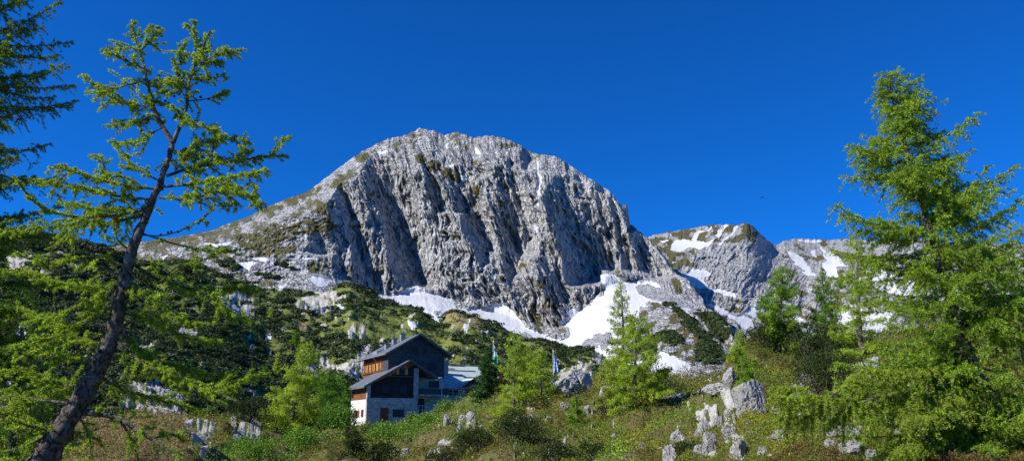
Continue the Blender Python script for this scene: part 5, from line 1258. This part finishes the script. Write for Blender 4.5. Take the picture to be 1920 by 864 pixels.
# ------------------------------------------------------------------ rocks
m_rock = land_mat("pale limestone", (.44, .43, .41), 4.5, bmp=1.0, bdist=.2)
BO = [(827,820,10,12),(838,820,10,13),(849,814,8,6),(863,814,13,14),(866,802,13,9),(880,800,14,14),(885,806,19,10),(906,796,17,6),(913,786,5,8),(924,791,12,8),(976,778,12,8),(985,805,7,8),(998,801,13,8),(971,800,8,6),(888,822,9,8),(864,838,5,8),(967,861,7,12),(946,857,9,8),
 (814,858,24,18),(838,836,26,10),(799,824,15,9),(810,826,6,5),(854,835,6,8),(1151,814,7,13),(1083,809,5,8),(1076,823,5,6),(1205,852,10,18),(1139,755,21,10),(1101,774,10,13),(1061,773,18,9),(1029,799,11,13),(1040,800,9,6),(1028,785,9,6),(1194,782,20,12),(1174,786,10,7),(1237,767,6,10),
 (1073,750,76,36),(1271,838,18,23),(1256,867,20,20),(1312,749,9,13),(1369,744,25,32),(1410,781,50,50),(1318,809,26,32),(1347,816,19,42),(1365,799,13,38),(1370,841,23,42),(1388,864,17,27),(1314,866,25,24),(1334,851,23,23),(1348,758,42,13),(1404,812,11,9),(1408,836,4,11),(1431,860,14,11),
 (1456,838,8,14),(1351,712,15,12),(1363,699,13,12),(1242,766,19,11),(1291,734,19,11),(1348,745,21,9),(1377,799,7,19),(1465,839,26,17),(1507,723,16,13),(1472,733,13,10),(1498,750,54,23),(1528,727,15,8),(1580,689,21,19),(1601,687,9,17),(1623,679,7,10),(1637,675,16,12),(1608,707,15,10),
 (1633,708,23,16),(1587,788,13,34),(1583,814,47,18),(1615,802,8,8),(1673,806,15,21),(1605,864,34,20),(1637,866,20,12),(1554,855,15,18),(1573,842,17,10),(1457,783,13,15),(1698,816,28,31),(1668,801,9,15),(1760,831,28,16),(1743,766,16,13),(1713,741,13,26),(1733,736,14,23),(1906,796,26,21),
 (1678,697,10,10),(1697,692,9,8),(1771,762,15,18),(1717,834,21,18),(730,862,16,9),(745,853,20,9),(760,858,14,10)]
LM = [(814, 848, "by two wooden stakes"), (870, 805, "in the rocky band below the green slope"), (985, 790, "at the slender larch's foot"), (1040, 785, "below the blue flag"), (1073, 735, "left of the brown ridge"), (1120, 780, "near the young larch shrub"),
      (1190, 790, "at the twin larches' foot"), (1275, 850, "on the brown heath, lower middle"), (1290, 745, "on the ridge beyond the twin larches"), (1350, 800, "in the lower right white slabs"), (1400, 770, "below the stubby ridge larch"), (1500, 730, "under the dark dwarf pines"),
      (1610, 690, "right of the dark dwarf pines"), (1590, 820, "under the long low branch"), (1700, 810, "behind the right larch's lower sprays"), (1740, 745, "beside the right larch's trunk"), (1906, 790, "at the right edge"), (745, 858, "below the hut's cellar shrub"), (960, 855, "between the bottom dwarf pines")]
grp = {}
for i, b in enumerate(BO):
    j = min(range(len(LM)), key=lambda q: (LM[q][0] - b[0]) ** 2 + 3 * (LM[q][1] - b[1]) ** 2); grp.setdefault(j, []).append(i)
ORD = ["first", "second", "third", "fourth", "fifth", "sixth", "seventh", "eighth", "ninth", "tenth", "eleventh", "twelfth"]
rlab = {}
for j, ids in grp.items():
    ids.sort(key=lambda q: BO[q][0])
    for n_, q in enumerate(ids):
        w_ = BO[q][2] * BO[q][3]; sz = "large" if w_ > 800 else "mid-sized" if w_ > 250 else "small"
        sh = "upright" if BO[q][3] > BO[q][2] * 1.4 else "flat" if BO[q][2] > BO[q][3] * 1.8 else "rounded"
        rlab[q] = f"{sz} {sh} pale rock {LM[j][2]}" + (f", {ORD[min(n_, 11)]} from the left" if len(ids) > 1 else "")
ico_n, ico_m = 30, 18
def rock(i, x, yb, wpx, hpx):
    r = np.random.default_rng(900 + i); c = G.at(x, yb)[0]; D = np.linalg.norm(c)
    if hpx > 1.3 * wpx: yb -= (hpx - wpx * 1.1) * .4; hpx = wpx * 1.1; c = G.at(x, yb)[0]
    k_ = 1.35 if wpx * hpx < 800 else 1.12
    a = wpx * .5 * D / F * k_; h = hpx * D / F * k_
    big_ = wpx * hpx > 500; nu, nv = (64, 40) if big_ else (34, 20)
    u = np.linspace(0, 2 * pi, nu, endpoint=False); v = np.linspace(0, pi, nv)
    uu, vv = np.meshgrid(u, v); d = np.stack([np.cos(uu) * np.sin(vv), np.sin(uu) * np.sin(vv), np.cos(vv)], -1)
    se = i * 3.7
    n1 = noise2(d[..., 0] * 1.6 + d[..., 2] * .9 + se, d[..., 1] * 1.6 - d[..., 2] * .8 + se, 500)
    n2 = np.abs(noise2(d[..., 0] * 3.6 + se, d[..., 2] * 1.3 + d[..., 1] * 3.2 + se, 503)) + .5 * np.abs(noise2(d[..., 0] * 8 + se, d[..., 2] * 3 + d[..., 1] * 7, 507))
    rad = 1.1 + .12 * n1
    # cut by many planes for angular, slabby faces
    for _ in range(22):
        nrm = unit(r.normal(size=3) * np.array([1, 1, .8])); k = d @ nrm; rad = np.where(k > .2, np.minimum(rad, (.55 + .38 * r.random()) / np.maximum(k, .2)), rad)
    fis = np.abs(noise2(d[..., 0] * 2.2 + .8 * d[..., 2] + se, d[..., 1] * 1.5 + se, 511))
    rad = rad * (1 - .24 * np.exp(-(fis / .035) ** 2)) - .07 * n2
    P_ = d * rad[..., None]
    P_ = P_ / np.abs(P_[..., 0]).max() * np.array([1, 1, 1])
    P_[..., 0] *= a * 1.05; P_[..., 1] *= max(a, h * .6) * .8; P_[..., 2] = (P_[..., 2] * .55 + .2) * h * 1.3
    idx = np.arange(nu * nv).reshape(nv, nu); q = np.stack([idx[:-1], np.roll(idx[:-1], -1, 1), np.roll(idx[1:], -1, 1), idx[1:]], -1).reshape(-1, 4)
    z = np.zeros(nu * nv)
    me = mesh_np("rock", P_.reshape(-1, 3), quads=q[:, ::-1], mat=m_rock, attrs={'snow': z, 'grass': z, 'soil': z}, smooth=False)
    o = link("rock", me); o.location = c; o.rotation_euler = (0, 0, r.normal() * .4)
    tag(o, rlab[i], "rock", "pale limestone rocks on the knoll")
for i, b in enumerate(BO): rock(i, *b)

# ------------------------------------------------------------------ stuff nobody could count
def scatter_pts(land, mask_fn, n, x0, x1, r, mult=3):
    xs = r.uniform(x0, x1, n * mult); t = r.random(n * mult)
    yb = np.interp(xs, land.xs, land.yb); yc = np.interp(xs, land.xs, land.yc)
    ys = yb + (yc - yb) * t
    w_ = (yb - yc) / (yb - yc).max() * mask_fn(xs, ys)
    k = r.random(len(xs)) < w_; return xs[k][:n], ys[k][:n]

# dwarf pine thicket of the middle hillside
def thicket(name, land, xs, ys, rad_px, cols, r, per=64, mat=None, flat=.62, label=None, cat=None, bladek=1.0, smooth=False):
    c = land.at(xs, ys); D = np.linalg.norm(c, axis=1); n = len(xs)
    R_ = rad_px * D / F
    d = unit(r.normal(size=(n, per, 3)) + np.array([0, -.25, .5])); d[..., 2] = np.abs(d[..., 2])
    lob = 1 + .30 * np.sin(d[..., 0] * 7 + np.arange(n)[:, None]) * np.cos(d[..., 1] * 6 + np.arange(n)[:, None] * 1.7)
    p = c[:, None] + d * (R_[:, None] * lob * (.84 + .18 * r.random((n, per))))[..., None] * np.array([1, 1, flat])
    L = (1.9 * D / 788.)[:, None] * bladek * (.6 + .7 * r.random((n, per))); Wd = L * .42
    p = p.reshape(-1, 3)
    if smooth:
        nn_ = unit(d.reshape(-1, 3) * np.array([1, 1, 1.25]) + r.normal(size=p.shape) * .38); t1 = unit(np.cross(nn_, r.normal(size=p.shape))); t2 = np.cross(nn_, t1)
        a_ = L.ravel()[:, None] * .55; b_ = a_ * .55
        V = np.stack([p - t1 * a_, p + t2 * b_, p + t1 * a_, p - t2 * b_], 1).reshape(-1, 3); Q = np.arange(len(p) * 4).reshape(-1, 4)
    else:
        dd = d.reshape(-1, 3) * .4 + r.normal(size=p.shape) * .55 + np.array([0, 0, .55])
        V, Q = blades(p, dd, L.ravel(), Wd.ravel(), r)
    key = np.repeat(r.random(n), per); hi = np.clip(d[..., 2].ravel(), 0, 1)
    col = tint_of(len(p), cols, r, .22) * np.repeat(.75 + .5 * key, 4)[:, None]
    o = link(name, mesh_np(name, V, quads=Q, mat=mat or M_pine, attrs={'tint': col}))
    return tag(o, label, cat, kind='stuff')
r = np.random.default_rng(5)
xs, ys = scatter_pts(H, lambda x, y: R3.sample(pine_mask, x, y), 12000, -190, 1330, r)
thicket("dwarf_pine_thicket", H, xs, ys, r.uniform(6, 15, len(xs)), [(.030, .048, .014), (.040, .062, .018), (.024, .040, .012), (.052, .078, .022)], r, per=84, bladek=1.25, smooth=True, flat=.5, label="dark dwarf pine thicket covering the middle hillside", cat="thicket")
pm = R1.zero()
for p_ in [Z9([(1160,160),(1215,165),(1245,195),(1270,215),(1230,205)]), Z7([(130,520),(200,530),(240,570),(300,600),(340,650),(260,620),(200,560)]), Z7([(350,560),(480,600),(530,650),(520,720),(480,720),(420,660),(370,620),(330,590)]),
           Z7([(300,650),(380,690),(440,750),(470,800),(400,790),(330,720)]), Z7([(90,690),(180,680),(270,740),(200,760),(120,740)]), Z7([(330,740),(470,790),(500,864),(330,864)]), Z7([(240,590),(330,640),(310,690),(250,650)]), Z7([(380, 640), (450, 680), (500, 740), (430, 720)]),
           Z8([(520,310),(600,310),(700,370),(640,385),(560,350)]), Z8([(790,415),(900,415),(1000,420),(900,440)]), Z8([(900,335),(980,345),(1090,385),(1000,360)]),
           Z4([(440,715),(520,705),(630,765),(560,790),(480,770)]), Z4([(500,820),(640,775),(740,790),(790,860),(500,860)]), Z4([(280,800),(400,780),(480,840),(400,864),(280,850)])]: R1.poly(pm, p_)
pm = blur(pm, 1.5)
xs, ys = scatter_pts(M, lambda x, y: R1.sample(pm, x, y) * 1.0, 1500, 380, 1460, r, mult=40)
thicket("dwarf_pine_patches", M, xs, ys, r.uniform(3.5, 7, len(xs)), [(.04, .06, .018), (.055, .08, .022), (.03, .045, .014)], r, per=60, smooth=True, bladek=1.2, label="scattered dark dwarf pine patches on the pale slope below the snow valley", cat="thicket")

# heath on the knoll
def heath(name, n, zone, cols_fn, r, size, hgt, label, cat, mat, per=3, wide=.6):
    xs = r.uniform(-60, 1990, n * 2); yc = np.interp(xs, G.xs, G.yc)
    ys = yc + (880 - yc) * r.random(n * 2)
    k = r.random(n * 2) < zone(xs, ys) * (880 - yc) / 300.; xs, ys = xs[k], ys[k]
    c = G.at(xs, ys); D = np.linalg.norm(c, axis=1); m = len(xs)
    mound = .5 + .9 * fbm(c[:, 0] / 1.1, c[:, 1] / 1.5, 3, 601) * 2
    L = np.maximum(size, 1.55 * D / 788)
    p = c + np.array([0, 0, 1.]) * (np.clip(mound, 0, 2.0) * hgt * (.55 + .45 * r.random(m)) * np.clip(D / 35, .5, 2))[:, None]
    p = np.repeat(p, per, 0) + r.normal(size=(m * per, 3)) * np.repeat(L, per)[:, None] * .8 * np.array([1, 1, .5])
    dd = r.normal(size=p.shape) * .8 + np.array([0, -.1, .75])
    Lr = np.repeat(L, per) * (.6 + .7 * r.random(m * per))
    V, Q = blades(p, dd, Lr, Lr * wide, r)
    col = cols_fn(xs, ys, c, r, m); col = np.repeat(np.repeat(col, per, 0) * (1 + .28 * r.normal(size=(m * per, 1)).clip(-2, 2)), 4, 0).clip(.004, .9)
    tag(link(name, mesh_np(name, V, quads=Q, mat=mat, attrs={'tint': col})), label, cat, kind='stuff')
green = R4.zero()
for p_ in [[(780,800),(800,790),(835,772),(860,752),(885,742),(915,735),(930,745),(900,770),(870,785),(840,800),(800,835),(770,850),(720,850),(760,820)], [(380,864),(440,825),(520,818),(600,812),(650,800),(700,800),(790,800),(760,835),(640,835),(560,870),(560,900),(360,900)], [(940,730),(1040,716),(1060,745),(1010,775),(950,775),(930,760)],
           [(1060,880),(1130,840),(1160,845),(1200,870),(1180,900),(1060,900)], [(1220,800),(1270,770),(1340,758),(1350,775),(1290,800),(1230,815)], [(1210,790),(1250,775),(1300,765),(1290,785),(1215,800)]]: R4.poly(green, p_)
green = blur(green, 5)
must = R4.zero()
for p_ in [[(1000,880),(1060,840),(1120,800),(1180,795),(1260,785),(1240,830),(1180,850),(1120,900),(1000,900)], [(1380,790),(1460,780),(1500,830),(1450,864),(1400,840)], [(870,810),(930,800),(960,815),(920,835),(880,835)], [(1080,745),(1140,725),(1160,740),(1120,760)], [(1440, 690), (1500, 700), (1480, 720), (1440, 712)]]: R4.poly(must, p_)
must = blur(must, 9)
def hcol(xs, ys, c, r, m):
    n = fbm(c[:, 0] / 2.2, c[:, 1] / 2.6, 4, 611); n2 = fbm(c[:, 0] / 6, c[:, 1] / 7, 3, 617)
    brown = np.array([.15, .10, .035]); olive = np.array([.15, .185, .033]); yel = np.array([.29, .32, .035]); red = np.array([.19, .10, .04]); grn = np.array([.13, .24, .033])
    a = sstep(-.5, .2, n)[:, None]; col = brown * (1 - a) + olive * a
    b = (sstep(-.1, .4, n2 + .3 * n) * .35 + .9 * R4.sample(must, xs, ys))[:, None].clip(0, 1); col = col * (1 - b) + yel * b
    g = (sstep(.0, .4, -n2) * .55)[:, None]; col = col * (1 - g) + grn * g
    tn = ((xs < 352) * sstep(775, 800, ys) * .8 * (xs > 120))[:, None]; col = col * (1 - tn) + np.array([.34, .26, .13]) * tn
    q = (r.random(m) < .12)[:, None]; return np.where(q, red, col)
r = np.random.default_rng(8)
heath("heath", 210000, lambda x, y: (1 - sstep(.35, .6, R4.sample(gr_all, x, y))) * (1 - .85 * R4.sample(green, x, y)), hcol, r, .035, .30, "brown and olive heath covering the rocky knoll", "heath", M_herb, per=3, wide=.55)
def gcol(xs, ys, c, r, m):
    n = fbm(c[:, 0] / 1.5, c[:, 1] / 2, 3, 621)
    a = sstep(-.3, .4, n)[:, None]; return np.array([.12, .25, .03]) * (1 - a) + np.array([.23, .36, .045]) * a
heath("leafy_plants", 60000, lambda x, y: R4.sample(green, x, y) * (1 - sstep(.4, .7, R4.sample(gr_all, x, y))), gcol, r, .07, .26, "bright leafy plants growing on the slope by the hut", "plants", M_herb, per=3, wide=.75)
# low alpine turf and herbs between the pines of the hillside
xs, ys = scatter_pts(H, lambda x, y: (1 - .8 * R3.sample(pine_mask, x, y)) * (1 - R3.sample(blur(hr, 1), x, y)) * (1 - np.clip(R3.sample(blur(hs, 1), x, y) * 2, 0, 1)), 9000, -190, 1330, r)
thicket("hillside_shrubs", H, xs, ys, r.uniform(1.0, 3.2, len(xs)), [(.14, .17, .04), (.11, .15, .035), (.17, .16, .045), (.08, .12, .025)], r, per=12, flat=.4, mat=M_herb, label="low olive shrubs and turf tufts on the hillside", cat="shrubs")
